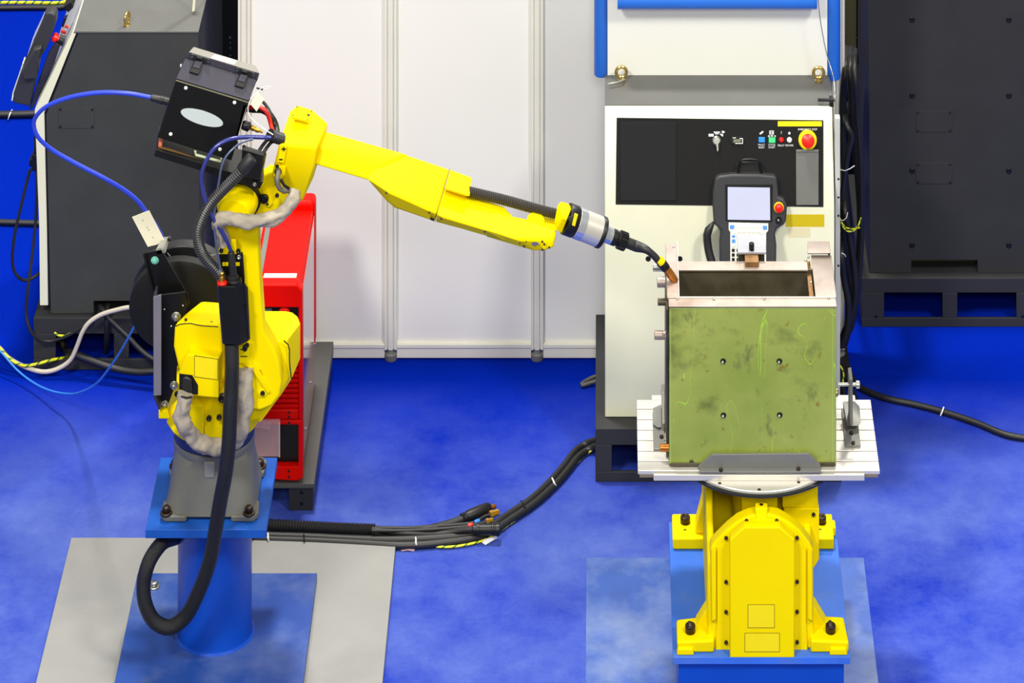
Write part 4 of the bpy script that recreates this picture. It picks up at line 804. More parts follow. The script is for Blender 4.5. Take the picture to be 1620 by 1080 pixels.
hull('foot', [Vp(1064.5, 8.345, zs_), Vp(1118, 8.345, zs_), Vp(1063.8, 8.343, zs_+hb), Vp(1118, 8.343, zs_+hb), Vp(1063, 8.44, zs_), Vp(1118, 8.44, zs_), Vp(1063, 8.44, zs_+hb), Vp(1118, 8.44, zs_+hb)], YEL, PO, .004, 3)
hull('foot', [Vp(1270, 8.345, zs_), Vp(1319.5, 8.345, zs_), Vp(1270, 8.343, zs_+hb), Vp(1319.5, 8.343, zs_+hb), Vp(1270, 8.44, zs_), Vp(1316, 8.44, zs_), Vp(1270, 8.44, zs_+hb), Vp(1316, 8.44, zs_+hb)], YEL, PO, .004, 3)
hull('foot_lug', [Vp(1316, 8.39, zs_+.005), Vp(1322, 8.39, zs_+.005), Vp(1316, 8.39, zs_+.026), Vp(1322, 8.39, zs_+.024), Vp(1316, 8.42, zs_+.005), Vp(1321, 8.42, zs_+.005), Vp(1316, 8.42, zs_+.026), Vp(1321, 8.42, zs_+.024)], YEL, PO, .002)
for x_, y_, z_ in ((1092, 999, zs_+hf), (1314, 999, zs_+hf), (1084, 827, zs_+hb), (1299.5, 827, zs_+hb)):
    fastener('foot_bolt', 'socket', G(x_, y_, z_-.001), U, .0118, .017, OXID, PO)
for x_, y_, z_ in ((1091, 984, zs_+hf), (1313, 983, zs_+hf), (1083.5, 838.5, zs_+hb), (1297.5, 838, zs_+hb)): fastener('foot_hole', 'plug', G(x_, y_, z_-.0012), U, .0042, .0015, OXID, PO)
# cast side walls and bed
xa, xb = Vp(1113, 8.3, 0).x, Vp(1276, 8.3, 0).x
bm = bmesh.new(); 
prism(bm, [Vector((xa, CY+7.985, zs_)), Vector((xa, CY+8.44, zs_)), Vector((xa, CY+8.44, .33)), Vector((xa, CY+8.38, .47)), Vector((xa, CY+8.30, .50)), Vector((xa, CY+8.2, .49)), Vector((xa, CY+8.06, .40)), Vector((xa, CY+8.0, .36))], Vector((.016, 0, 0)))
obj('side_wall', bm, YEL, PO, .005, seg=3)
bm = bmesh.new()
prism(bm, [Vector((xb-.02, CY+7.985, zs_)), Vector((xb-.02, CY+8.43, zs_)), Vector((xb-.02, CY+8.43, .33)), Vector((xb-.02, CY+8.3, .45)), Vector((xb-.02, CY+8.06, .40))], Vector((.016, 0, 0)))
obj('side_wall', bm, YEL, PO, .005, seg=3)
boxo('bed', (xa+.016, xb-.02, CY+7.99, CY+8.42, zs_, zs_+.05), YEL, PO, .003)
hull('fillet_web', [Vp(1099, 8.36, zs_+hb), Vp(1116, 8.36, zs_+hb), Vp(1116, 8.36, .30), Vp(1111, 8.36, .27), Vp(1099, 8.42, zs_+hb), Vp(1116, 8.42, zs_+hb), Vp(1116, 8.42, .30), Vp(1111, 8.42, .27)], YEL, PO, .004)
hull('foot_web', [Vp(1100, 8.02, zs_+hf-.004), Vp(1126, 8.02, zs_+hf-.004), Vp(1115, 8.02, zs_+hf+.012), Vp(1119, 8.02, zs_+hf+.04), Vp(1126, 8.02, zs_+hf+.05), Vp(1100, 8.06, zs_+hf-.004), Vp(1126, 8.06, zs_+hf-.004), Vp(1115, 8.06, zs_+hf+.012), Vp(1119, 8.06, zs_+hf+.04), Vp(1126, 8.06, zs_+hf+.05)], YEL, PO, .003, 3)
hull('foot_web', [Vp(1307, 8.02, zs_+hf-.004), Vp(1282, 8.02, zs_+hf-.004), Vp(1294, 8.02, zs_+hf+.012), Vp(1289, 8.02, zs_+hf+.04), Vp(1282, 8.02, zs_+hf+.05), Vp(1307, 8.06, zs_+hf-.004), Vp(1282, 8.06, zs_+hf-.004), Vp(1294, 8.06, zs_+hf+.012), Vp(1289, 8.06, zs_+hf+.04), Vp(1282, 8.06, zs_+hf+.05)], YEL, PO, .003, 3)
# front gear housing, an arch in the view direction
arch = [(1124, 985), (1124, 866), (1129, 859), (1150, 838), (1166, 825), (1185, 816), (1200, 813), (1216, 813), (1232, 817), (1250, 827), (1266, 840), (1281, 859), (1286.5, 869), (1287, 985), (1290, 1035), (1118, 1035)]
slabs('gear_housing', [arch], 7.988, 8.024, YEL, PO, .005, seg=3)
slabs('gear_case', [[(1127, 985), (1127, 885), (1150, 862), (1180, 845), (1232, 845), (1262, 862), (1284, 885), (1284, 985)]], 8.024, 8.1, YEL, PO, .004, seg=3)
rim = [(1135, 981), (1135, 870), (1147, 853), (1164, 836), (1182, 824), (1206, 819), (1230, 824), (1248, 836), (1265, 853), (1275, 870), (1275, 981), (1278, 1034), (1131, 1034)]
slabs('housing_flange', [rim], 7.982, 7.988, YEL, PO, .001)
CP = slabs('cover_plate', [[(1154.8, 1040), (1154.8, 854), (1177.5, 834), (1233.5, 834), (1256.8, 854), (1256.8, 1040)]], 7.955, 7.985, YEL, PO, .002)
hull('side_rib', [(1125, 869, 7.978), (1132, 862, 7.978), (1133, 980, 7.978), (1126, 983, 7.978), (1124, 872, 8.0), (1133, 864, 8.0), (1132, 980, 8.0), (1124, 984, 8.0)], YEL, PO, .002)
hull('side_rib', [(1278, 863, 7.978), (1285, 870, 7.978), (1285.5, 983, 7.978), (1278, 979, 7.978), (1286, 872, 8.0), (1277, 866, 8.0), (1286, 984, 8.0), (1277, 980, 8.0)], YEL, PO, .002)
for x_, y_ in ((1148.7, 850), (1261, 849.6), (1181, 823), (1228.7, 823), (1148.7, 919.5), (1261, 919), (1148.7, 967), (1261, 966.5), (1148.7, 1015), (1261, 1014.5)): fastener('cover_screw', 'socket', W(x_, y_, 7.982), F, .0042, .005, OXID, PO)
LB = mat('label_border', (60, 52, 0), .6)
for r_ in (rect(1183, 956, 1225.5, 993), rect(1178, 1001, 1233.5, 1031)):
    o_ = slabs('label_plate', [r_], 7.9542, 7.955, LB, CP)
    slabs('label_face', [rect(r_[0][0]+.7, r_[0][1]+.7, r_[2][0]-.7, r_[2][1]-.7)], 7.9538, 7.9542, YELL, CP)
hull('lifting_boss', [(1195, 803, 7.99), (1214, 803, 7.99), (1196, 820, 7.985), (1213, 820, 7.985), (1195, 793, 8.014), (1214, 793, 8.014), (1194, 812, 8.02), (1215, 812, 8.02)], YEL, PO, .0015)
fastener('boss_hole', 'plug', G(1204.5, 798, .4925), U, .0042, .0015, OXID, PO)
# tilt body under the turntable
dcx = Vp(1199, 8.2, 0).x; dcy = CY+8.2
latheo('tilt_body', [(.05, .25), (.062, .40), (.068, .468), (.096, .5), (.1, .5105)], (dcx, dcy, 0), U, YEL, PO, 48)
boxo('rear_web', (xa+.016, xb-.02, CY+8.3, CY+8.32, zs_+.05, .46), YEL, PO, .003)
boxo('tilt_neck', (Vp(1173, 8.1, 0).x, Vp(1229, 8.1, 0).x, CY+8.075, CY+8.135, .3, .509), YEL, PO, .002)
boxo('drive_box', (Vp(1240, 8.075, 0).x, Vp(1296, 8.075, 0).x, CY+8.075, CY+8.33, W(0, 886, 8.075).z, W(0, 804.5, 8.075).z), YEL, PO, .002)
boxo('drive_lid', (Vp(1238, 8.08, 0).x, Vp(1294, 8.08, 0).x, CY+8.08, CY+8.32, W(0, 802.5, 8.08).z, .505), YEL, PO, .0015)
hull('drive_skirt', [(1240, 884, 8.075), (1296, 884, 8.075), (1288, 898, 8.075), (1240, 898, 8.075), (1240, 850, 8.18), (1294, 850, 8.18), (1288, 862, 8.18), (1240, 862, 8.18)], YEL, PO, .002)
fastener('drive_screw', 'socket', W(1287, 813, 8.075), F, .0042, .004, BLK, PO)
TT = latheo('turntable_rim', [(.19, .5105), (.206, .511), (.2075, .5125), (.2075, .516), (.206, .517)], (dcx, dcy, 0), U, mat('rim_black', (28, 30, 36), .35), PO, 96)
latheo('turntable', [(.2, .517), (.2, .5215), (.1985, .523)], (dcx, dcy, 0), U, MACH, PO, 96)
for x_, y_ in ((1138.5, 764.5), (1201, 774.5), (1263.5, 763)): fastener('table_hole', 'plug', G(x_, y_, .5225), U, .0042, .0015, OXID, PO)
# slotted worktable
px0_, px1_ = .0785, .635
ztop, zbot = .540, .523
WT = boxo('slotted_table', (px0_+.004, px1_-.004, CY+8.052, CY+8.325, zbot, .531), mat('slot_floor', (128, 116, 98), .5, .2), PO, .001)
ys = [8.04]+[DZ(y, ztop) for y in (745, 729, 713, 696, 679.6, 663, 646.5)]+[8.333]
for i, (a, b) in enumerate(zip(ys, ys[1:])):
    l, r = px0_, px1_
    if i == 0: l, r = px0_+.036, px1_-.036
    if i == len(ys)-2: l, r = px0_, px1_
    boxo('table_slat', (l, r, CY+a+(.0022 if i else 0), CY+b-.0022, .531 if i else zbot, ztop-(.003 if i == 0 else 0)), MACH, WT, .0012)
boxo('table_slat', (px0_+.036, px1_-.036, CY+8.333, CY+8.35, .531, ztop), MACH, WT, .001)

# ------------------------------------------------------------------ workpiece: steel box being welded
def greenface():
    m = bpy.data.materials.new('green_tinted_steel'); m.use_nodes = True; nt = m.node_tree; N = nt.nodes; L = nt.links; b = N['Principled BSDF']
    tc = N.new('ShaderNodeTexCoord')
    def nz(s, d=5, r=.55, sc=None, dist=0):
        n = N.new('ShaderNodeTexNoise'); n.inputs['Scale'].default_value = s; n.inputs['Detail'].default_value = d; n.inputs['Roughness'].default_value = r; n.inputs['Distortion'].default_value = dist
        if sc:
            mp = N.new('ShaderNodeMapping'); mp.inputs['Scale'].default_value = sc; L.new(tc.outputs['Object'], mp.inputs[0]); L.new(mp.outputs[0], n.inputs['Vector'])
        else: L.new(tc.outputs['Object'], n.inputs['Vector'])
        return n.outputs['Fac']
    def mr(s, a, c, lo=0, hi=1):
        k = N.new('ShaderNodeMapRange'); k.inputs[1].default_value = a; k.inputs[2].default_value = c; k.inputs[3].default_value = lo; k.inputs[4].default_value = hi; L.new(s, k.inputs[0]); return k.outputs[0]
    def mix(f, a, c):
        k = N.new('ShaderNodeMix'); k.data_type = 'RGBA'; L.new(f, k.inputs[0])
        for s, i in ((a, 6), (c, 7)):
            if isinstance(s, tuple): k.inputs[i].default_value = s
            else: L.new(s, k.inputs[i])
        return k.outputs[2]
    def ab(s, c):
        k = N.new('ShaderNodeMath'); k.operation = 'SUBTRACT'; L.new(s, k.inputs[0]); k.inputs[1].default_value = c
        j = N.new('ShaderNodeMath'); j.operation = 'ABSOLUTE'; L.new(k.outputs[0], j.inputs[0]); return j.outputs[0]
    c = mix(mr(nz(5, 7, .6), .3, .7), srgb(138, 156, 62), srgb(170, 180, 88))
    c = mix(mr(nz(7, 6, .6, (1, 1, 1.4)), .54, .74), c, srgb(88, 100, 42))
    c = mix(mr(nz(34, 4, .6), .63, .72), c, srgb(134, 118, 40))
    c = mix(mr(nz(13, 6, .7, (1, 1, .5)), .6, .7), c, srgb(112, 120, 62))
    lines = mr(ab(nz(4.2, 2, .5, (2.4, 1, .7), 1.1), .5), 0, .0034, 1, 0)
    gate = mr(nz(11, 3), .42, .5)
    k = N.new('ShaderNodeMath'); k.operation = 'MULTIPLY'; L.new(lines, k.inputs[0]); L.new(gate, k.inputs[1])
    c = mix(k.outputs[0], c, srgb(176, 226, 60))
    L.new(c, b.inputs['Base Color']); b.inputs['Roughness'].default_value = .42; b.inputs['Metallic'].default_value = .25
    return m
GREEN = greenface()
WK = thing('steel_workpiece', 'open steel box workpiece with a green-tinted front face, on the slotted table', 'workpiece', W(1190, 735, 8.16))
zW = .912; bx0, bx1 = W(1058.5, 0, 8.065).x, W(1323, 0, 8.065).x; yF = CY+8.065; yB = CY+8.252; z0 = ztop+.001
def P3(px, py, z=zW): return G(px, py, z)
boxo('front_face', (bx0, bx1, yF, yF+.005, z0+.004, zW-.004), GREEN, WK, .002)
slabs('edge_strip', [rect(1060.5, 487, 1061.3, 734), rect(1316.8, 487, 1317.5, 734), rect(1061, 487.5, 1317, 488.3)], 8.0646, 8.065, mat('edge_strip_green', (172, 206, 110), .4, .2), WK)
slabs('weld_bead', [[(1060, 733), (1321, 732), (1322, 736.5), (1061, 737.5)]], 8.061, 8.065, STEELD, WK, .001)
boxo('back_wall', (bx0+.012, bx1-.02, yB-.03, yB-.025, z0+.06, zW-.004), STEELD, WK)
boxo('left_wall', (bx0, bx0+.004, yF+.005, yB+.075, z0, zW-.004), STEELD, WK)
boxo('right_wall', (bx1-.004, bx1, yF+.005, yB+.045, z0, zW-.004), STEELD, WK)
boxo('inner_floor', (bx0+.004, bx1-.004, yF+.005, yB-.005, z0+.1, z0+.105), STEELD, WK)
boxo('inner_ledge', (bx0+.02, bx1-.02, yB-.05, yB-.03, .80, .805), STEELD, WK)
yi = CY+DZ(472, zW)
boxo('front_flange', (bx0-.001, bx1+.001, yF-.003, yi, zW-.004, zW), STEEL, WK, .0012)
boxo('flange_lip', (bx0+.02, bx1, yi, yi+.0025, zW-.012, zW+.0035), MACH, WK, .0005)
boxo('left_flange', (W(1053, 0, 8.3).x-.0, W(1070.5, 0, 8.3).x, yi+.002, CY+DZ(385.6, zW), zW-.004, zW+.001), STEEL, WK, .001)
boxo('left_lip', (W(1070.5, 0, 8.3).x, W(1072, 0, 8.3).x, yi+.004, CY+DZ(384, zW), zW-.01, zW+.004), MACH, WK)
boxo('back_flange', (W(1072, 0, 8.25).x, W(1277, 0, 8.25).x, CY+DZ(426.5, zW), CY+DZ(413, zW), zW-.004, zW), STEEL, WK, .001)
xR0 = P3(1290, 470).x
hull('right_flange', [P3(1290, 469.5, zW+.002), P3(1323.5, 469.5, zW+.002), P3(1283, 403.5, zW+.002), P3(1315, 403.5, zW+.002), P3(1290, 469.5, zW-.004), P3(1323.5, 469.5, zW-.004), P3(1283, 403.5, zW-.004), P3(1315, 403.5, zW-.004)], STEEL, WK, .001)
boxo('flange_return', (xR0-.012, xR0-.002, yi+.004, CY+DZ(404, zW), zW-.03, zW-.014), RUST, WK)
hull('corner_block', [P3(1277.5, 400.5, zW+.012), P3(1314, 400.5, zW+.012), P3(1277.5, 381.5, zW+.012), P3(1312, 381.5, zW+.012), P3(1277.5, 402, zW-.02), P3(1314, 402, zW-.02), P3(1277.5, 384, zW-.02), P3(1312, 384, zW-.02)], STEEL, WK, .001)
for x_, y_ in ((1071.5, 473), (1129.5, 473.5), (1209, 472.5), (1311, 471.5), (1066, 391), (1279, 407), (1283, 447), (1275, 412)): fastener('tack_weld', 'dome', P3(x_, y_, zW+.001), Vector((0, -.5, 1)), .003, .003, ZINC, WK)
for x_, y_ in ((1144, 572), (1233, 572), (1144.5, 657.5), (1233.5, 657)):
    o_ = fastener('front_hole', 'plug', W(x_, y_-1, 8.065), F, .0066, .0012, BLK, WK)
    fastener('stud', 'dome', W(x_-.5, y_-.5, 8.064), Vector((-.2, -1, -.3)), .0034, .006, ZINC, WK)
fastener('face_plug', 'dome', W(1094, 730, 8.0645), F, .0052, .001, STEELD, WK)
for x_, y_, r_, d_, m_ in ((1033, 422.5, .0095, 8.30, ZINC), (1039.5, 446, .0118, 8.24, STEEL), (1040.5, 477.5, .0078, 8.15, STEELD), (1035, 530, .0098, 8.12, STEEL), (1044, 708, .0085, 8.09, COPPER)):
    c_ = W(x_, y_, d_); ln = bx0-c_.x+.002
    latheo('pipe_stub', [(r_*.7, .002), (r_*.8, 0), (r_, .001), (r_, ln)], c_, (1, 0, 0), m_, WK, 22)
fastener('stub_weld', 'dome', W(1054, 530.5, 8.06)+Vector((-.004, .01, 0)), (-.6, -1, 0), .005, .006, STEEL, WK)
latheo('side_fitting', [(.009, 0), (.009, .006), (.006, .008)], (bx1, CY+8.12, W(0, 621, 8.12).z), (1, 0, 0), mat('brass_dull', (170, 150, 90), .35, .8), WK, 18)
boxo('side_channel', (bx0-.006, bx0-.0015, CY+8.1, CY+8.3, z0, zW-.03), STEELD, WK)

# clamps on the table
def screwhead(px, py, z, parent): fastener('clamp_screw', 'socket', G(px, py, z), U, .0045, .005, OXID, parent)
FC = thing('clamp_bracket', 'long grey angle bracket with cut corners in front of the green workpiece', 'bracket', G(1200, 748, ztop))
slabs('upright', [[(1105, 738), (1126, 719), (1279, 717.5), (1298, 735.5), (1298, 741), (1105, 742)]], 8.0525, 8.0585, BRK, FC, .0008)
boxo('foot', (W(1106, 0, 8.06).x, W(1298, 0, 8.06).x, CY+8.039, CY+8.0525, ztop, ztop+.006), BRK, FC, .0008)
screwhead(1140.5, 744.5, ztop+.006, FC); screwhead(1263, 743, ztop+.006, FC)
LB_ = thing('clamp_bracket', 'grey clamp bracket at the left of the workpiece', 'bracket', G(1043, 705, ztop))
boxo('foot', (W(1033, 0, 8.2).x, W(1051, 0, 8.2).x, CY+DZ(713, ztop), CY+DZ(655, ztop), ztop, ztop+.005), BRK, LB_, .0008)
xs_ = W(1047, 0, 8.25).x
bm = bmesh.new(); prism(bm, [Vector((xs_, CY+8.2, ztop+.005)), Vector((xs_, CY+8.31, ztop+.005)), Vector((xs_, CY+8.31, ztop+.05)), Vector((xs_, CY+8.28, ztop+.062)), Vector((xs_, CY+8.255, ztop+.062)), Vector((xs_, CY+8.2, ztop+.02))], Vector((.0065, 0, 0))); obj('upright', bm, BRK, LB_, .0008)
hull('gusset', [W(1033, 645, 8.29), W(1046, 639, 8.3), W(1046, 676, 8.2), W(1040, 676, 8.2), W(1033, 671, 8.215), W(1033, 652, 8.295), W(1046, 660, 8.3)], BRK, LB_, .001)
screwhead(1046.5, 692, ztop+.005, LB_)
RB_ = thing('clamp_bracket', 'grey clamp bracket with a pressing bolt at the right of the workpiece', 'bracket', G(1350, 700, ztop))
boxo('foot', (W(1337, 0, 8.15).x, W(1361, 0, 8.15).x, CY+DZ(708, ztop), CY+DZ(650, ztop), ztop, ztop+.007), BRK, RB_, .001)
hull('gusset', [W(1333, 634, 8.26), W(1352, 634, 8.27), W(1360, 642, 8.265), W(1362, 668, 8.2), W(1357, 674, 8.19), W(1340, 674, 8.19), W(1334, 650, 8.25), W(1345, 660, 8.27)], BRK, RB_, .0015)
slabs('upright', [[(1343.5, 601), (1349, 600), (1349.5, 672), (1344.5, 672)]], 8.18, 8.23, BRK, RB_, .0008)
bp_ = W(1326, 608, 8.19); latheo('pressing_bolt', [(.0042, 0), (.0042, .042), (.0085, .0421), (.0085, .049), (.006, .051)], bp_, (1, 0, 0), ZINC, RB_, 12)
screwhead(1347, 686, ztop+.007, RB_); screwhead(1349.5, 702, ztop+.007, RB_)
TC_ = thing('top_clamp', 'light grey clamp plate with black socket screw behind the workpiece\'s rear rim', 'clamp', G(1189, 412, zW))
zc = .93
boxo('clamp_plate', (W(1166.8, 0, 8.27).x, W(1212, 0, 8.27).x, CY+DZ(399, zc), CY+DZ(371, zc), zc-.005, zc), LGREY, TC_, .0006)
fastener('clamp_screw', 'socket', G(1189, 395, zc), U, .0062, .016, BLK, TC_)
boxo('clamp_post', (W(1168, 0, 8.3).x, W(1209, 0, 8.3).x, CY+8.285, CY+8.33, z0, zc-.005), STEELD, TC_)
boxo('packing_block', (W(1178, 0, 8.26).x, W(1199.5, 0, 8.26).x, CY+DZ(417, zW+.008), CY+8.285, zW+.0005, zW+.012), RUST, TC_, .0008)

# ------------------------------------------------------------------ cables on the floor, left
def floor_cable(name, P, r, m, label, cat='cable', lift=None, **k):
    pts = []
    for i, p in enumerate(P): pts.append(G(p[0], p[1], p[2] if len(p) > 2 else r+.0005))
    return cable(name, pts, r, m, label, cat, **k)
FCa = floor_cable('floor_cable', [(-30, 13), (40, 12), (100, 11), (118, 7)], .0085, RUB, 'thick black cable across the carpet at the top left corner', seg=12)
floor_cable('ground_wire', [(-30, 4, .018), (40, 4, .018), (100, 3.5, .018), (120, -3, .018)], .0055, [YGR, GRW], 'yellow striped ground wire along the topmost black cable at top left', 'wire', seg=8, step=.0034, stripe=True)
FCb = floor_cable('floor_cable', [(-30, 181), (10, 181), (56, 180), (90, 176)], .0105, RUB, 'thick black cable on the carpet below the edge-on pendant', seg=12)
tubeo('tie', [G(13, 188.5, .006), G(15, 182, .023), G(19, 174, .01)], .0022, WHT, FCb, seg=6)
floor_cable('floor_cable', [(-30, 350), (20, 352), (62, 353), (100, 352)], .0085, RUB, 'black cable on the carpet meeting the cabinet at mid left', seg=12)
dl = DL+.04
cable('hanging_cable', [W(48, 268, dl), W(46, 274, dl), W(33, 327, dl-.01), W(21.5, 382, dl-.02), W(21, 424, dl-.02), W(30.5, 440, dl-.02), W(44, 443, dl-.01), W(62.5, 432, dl), W(72, 424, dl+.02)], .0042, RUB, 'thin black cable hanging in a loop from the socket on the left cabinet', seg=8)
cable('hanging_cable', [W(56, 215, dl), W(56, 246, dl), W(58.5, 293, dl-.02), W(56, 354, dl-.03), W(50, 410, dl-.05), W(44.5, 454, dl-.07), W(41.7, 496, dl-.08), W(46, 518, 9.36), W(55.5, 532.6, 9.36), W(74, 540, 9.37), W(93, 536, 9.37), W(111, 529, 9.365), W(130, 516, 9.365), W(143, 505, 9.37), W(151, 492, 9.42), W(156, 485, 9.5)], .0042, RUB, 'long thin black cable hanging down the left cabinet into its lower opening', seg=8)
cable('data_cable', [W(-20, 535, 9.42), W(2, 553, 9.4), W(11, 564, 9.39), W(37, 579, 9.37), W(70, 588, 9.35), W(92.6, 582.6, 9.35), W(111, 569.6, 9.35), W(122, 547, 9.35), W(129.6, 527, 9.35), W(139, 512, 9.35), W(157, 499, 9.35), W(185, 490, 9.34), W(206, 486, 9.33), W(235, 488, 9.32), W(262, 500, 9.3)], .0058, BEIGE, 'beige cable curving across the base of the left cabinet', seg=10)
cable('ground_wire', [W(-20, 533, 9.42), W(1, 552, 9.39), W(18.5, 569.6, 9.37), W(37, 578, 9.36), W(55.5, 576, 9.36), W(80, 569.6, 9.37), W(100, 566, 9.40), W(112, 562, 9.5)], .0038, [YGR, GRW], 'yellow and green striped ground wire running into the left cabinet base', 'wire', seg=8, step=.0034, stripe=True)
cable('thin_blue_wire', [W(-20, 535, 9.4), W(0, 555, 9.37), W(28, 586, 9.33), W(55.5, 606.7, 9.28), W(83, 618.7, 9.22), W(111, 623, 9.16), W(133, 618, 9.05), W(154, 605, 8.9), W(170, 586, 8.75), W(189, 558.5, 8.6), W(209, 523, 8.45), W(222, 497, 8.38)], .0027, BLUEL, 'thin light blue wire hanging in a wide arc left of the spool', 'wire', seg=8)
cable('supply_cable', [W(95, 536, 9.45), W(103, 552, 9.43), W(118.5, 560, 9.36), W(139, 568, 9.345), W(167, 578, 9.33), W(194, 585, 9.32), W(222, 588, 9.31), W(242, 587, 9.305), W(300, 586, 9.31), W(345, 580, 9.34)], .0095, RUB, 'thick black cable leaving the left cabinet base along the carpet', seg=12)
cable('supply_cable', [W(155, 482, 9.5), W(162, 490, 9.38), W(170, 501, 9.365), W(185, 516, 9.36), W(204, 534, 9.35), W(222, 553, 9.34), W(242, 568, 9.33), W(275, 580, 9.32)], .0068, RUB, 'black cable slanting from the left cabinet opening behind the spool', seg=10)
cable('supply_cable', [W(171, 480, 9.5), W(170, 488, 9.4), W(169.5, 502, 9.375), W(169, 530, 9.38), W(168.5, 556, 9.43)], .008, RUB, 'short black cable dropping from cabinet opening into its base pocket', seg=10)
cable('ground_wire', [W(86, 526, 9.37), W(92, 530, 9.368), W(104, 530.5, 9.372), W(113, 527, 9.378)], .003, [YGR, GRW], 'short yellow wire end at the left cabinet pocket', 'wire', seg=6, step=.0034, stripe=True)

# ------------------------------------------------------------------ cable bundle in the middle
rA = .0092
lowA = [(380, 844, .012), (424, 847), (484, 849), (547, 852), (600, 853.5), (650, 853), (700, 850), (740, 846), (768, 839, .014), (800, 817), (840, 790), (872, 760), (893, 736), (910, 714), (926, 703), (945, 696, .03), (965, 690, .06)]
lowB = [(380, 850, .012), (424, 853), (484, 855), (547, 858), (600, 861), (625, 862.5), (660, 862), (705, 858), (745, 852), (775, 843), (806, 823), (846, 796), (879, 766), (899, 743), (916, 722), (932, 711), (950, 703, .03), (970, 697, .06)]
CA = floor_cable('floor_cable', lowA, rA, RUB, 'upper of two black cables running along the carpet into the pale cabinet base', seg=12)
floor_cable('floor_cable', lowB, rA, RUB, 'lower of two black cables running along the carpet into the pale cabinet base', seg=12)
for x_, y_, dx in ((424, 850, 0), (658, 857, 0), (876, 763, 3)): tubeo('tie', [G(x_-2-dx, y_-9, .006), G(x_-dx*.5, y_-5, .02), G(x_+dx*.6, y_+3, .02), G(x_+2+dx, y_+7, .004)], .0022, WHT, CA, seg=6)
for x_, y_, dx in ((481, 852, 0), (829, 800, 3)): tubeo('tie', [G(x_-2-dx, y_-8, .006), G(x_-dx*.5, y_-5, .02), G(x_+dx*.6, y_+3, .02), G(x_+2+dx, y_+6, .004)], .0018, BLK, CA, seg=6)
floor_cable('ground_wire', [(680, 863, .006), (700, 865, .006), (728, 863, .006), (769, 853, .006), (791, 839, .006), (824, 816, .006), (862, 786, .006), (895, 752, .006), (913, 732, .006), (928, 718, .006), (944, 707, .02), (962, 700, .05)], .0028, [YGR, GRW], 'yellow and green striped ground wire beside the black cables on the carpet', 'wire', seg=8, step=.0034, stripe=True)
WC = floor_cable('welding_cable', [(588, 841, .016), (610, 843, .013), (650, 842, .012), (690, 834, .013), (715, 827, .014), (734, 820, .016)], .0095, RUB, 'black welding cable with a thick bayonet plug, lying on the carpet', seg=12)
pa, pb = G(730, 821, .016), G(775, 803.5, .016)
latheo('plug_body', [(.0105, 0), (.0125, .002), (.0115, .007), (.0128, .009), (.0122, .015), (.0145, .02), (.0152, (pb-pa).length*.7), (.0145, (pb-pa).length*.92), (.012, (pb-pa).length)], pa, pb-pa, BLK, WC, 22)
latheo('plug_pin', [(.0058, 0), (.0058, .018), (.0045, .02)], pb-(pb-pa).normalized()*.004, pb-pa, COPPER, WC, 14)
CC = floor_cable('control_cable', [(588, 837, .022), (640, 843, .02), (690, 844, .012), (712, 842, .016), (735, 838, .026), (752, 837, .031)], .007, RUB, 'black control cable ending in a round connector among the carpet cables', seg=12)
pa, pb = G(747, 837, .031), G(791, 837, .031); LL = (pb-pa).length
latheo('connector_shell', [(.009, 0), (.0105, .002), (.0105, LL*.16), (.0148, LL*.17), (.0148, LL*.26), (.0128, LL*.27), (.0128, LL*.68), (.0142, LL*.7), (.0142, LL*.76), (.0132, LL*.78), (.0132, LL*.82), (.0142, LL*.84), (.0142, LL*.98), (.012, LL)], pa, pb-pa, BLK, CC, 26)
GH = floor_cable('gas_line', [(588, 834, .024), (640, 835, .02), (690, 832, .018), (730, 829, .016), (752, 826, .016), (766, 817, .018), (775, 814, .018)], .0042, RUB, 'thin black gas line ending in brass nut near the plug', 'hose', seg=8)
latheo('brass_nut', [(.006, 0), (.009, .002), (.009, .011), (.0075, .012), (.0075, .026), (.006, .027)], G(774, 814.5, .018), G(792, 808.5, .018)-G(774, 814.5, .018), BRASS, GH, 6)
latheo('blue_ferrule', [(.0045, 0), (.0052, .002), (.0052, .013), (.0045, .014)], G(751, 826.5, .018), G(765, 820, .018)-G(751, 826.5, .018), BLUEL, GH, 12)
GH2 = floor_cable('gas_line', [(588, 839, .03), (640, 839, .026), (700, 836, .022), (740, 832, .02), (760, 828, .02), (770, 825, .02)], .0042, RUB, 'thin black line with red ferrule and small brass end', 'hose', seg=8)
latheo('brass_nut', [(.005, 0), (.0068, .002), (.0068, .009), (.005, .01), (.005, .02)], G(768, 825.5, .02), G(782, 821, .02)-G(768, 825.5, .02), BRASS, GH2, 6)
latheo('red_ferrule', [(.0045, 0), (.0054, .002), (.0054, .012), (.0045, .013)], G(740, 832, .022), G(750, 829, .022)-G(740, 832, .022), REDB, GH2, 12)
def scrap(P, label, m):
    bm = bmesh.new(); prism(bm, [G(x, y, .002+z) for x, y, z in P], U*.001); tag(obj('tape_scrap', bm, m), label, 'tape')
scrap([(762, 858, 0), (768, 853, .01), (785, 848, .008), (787, 851, .003), (776, 857, .002), (768, 862, 0)], 'small white tape scrap stuck under the cable connector', WHT)
scrap([(630, 866, 0), (650, 862, .004), (658, 863, .006), (655, 872, 0), (645, 870, .003), (636, 872, 0)], 'small clear tape scrap under the cables right of the grey plate', CLEAR)
cable('loose_cable', [G(958, 592, .012), G(943, 595, .012), G(927.5, 602, .008), G(918, 610, .007), G(924, 609, .007), G(943, 603, .012), G(958, 606, .02)], .0052, mat('grey_cable2', (84, 82, 78), .5), 'small grey cable loop sticking out left of the pale cabinet', seg=8)

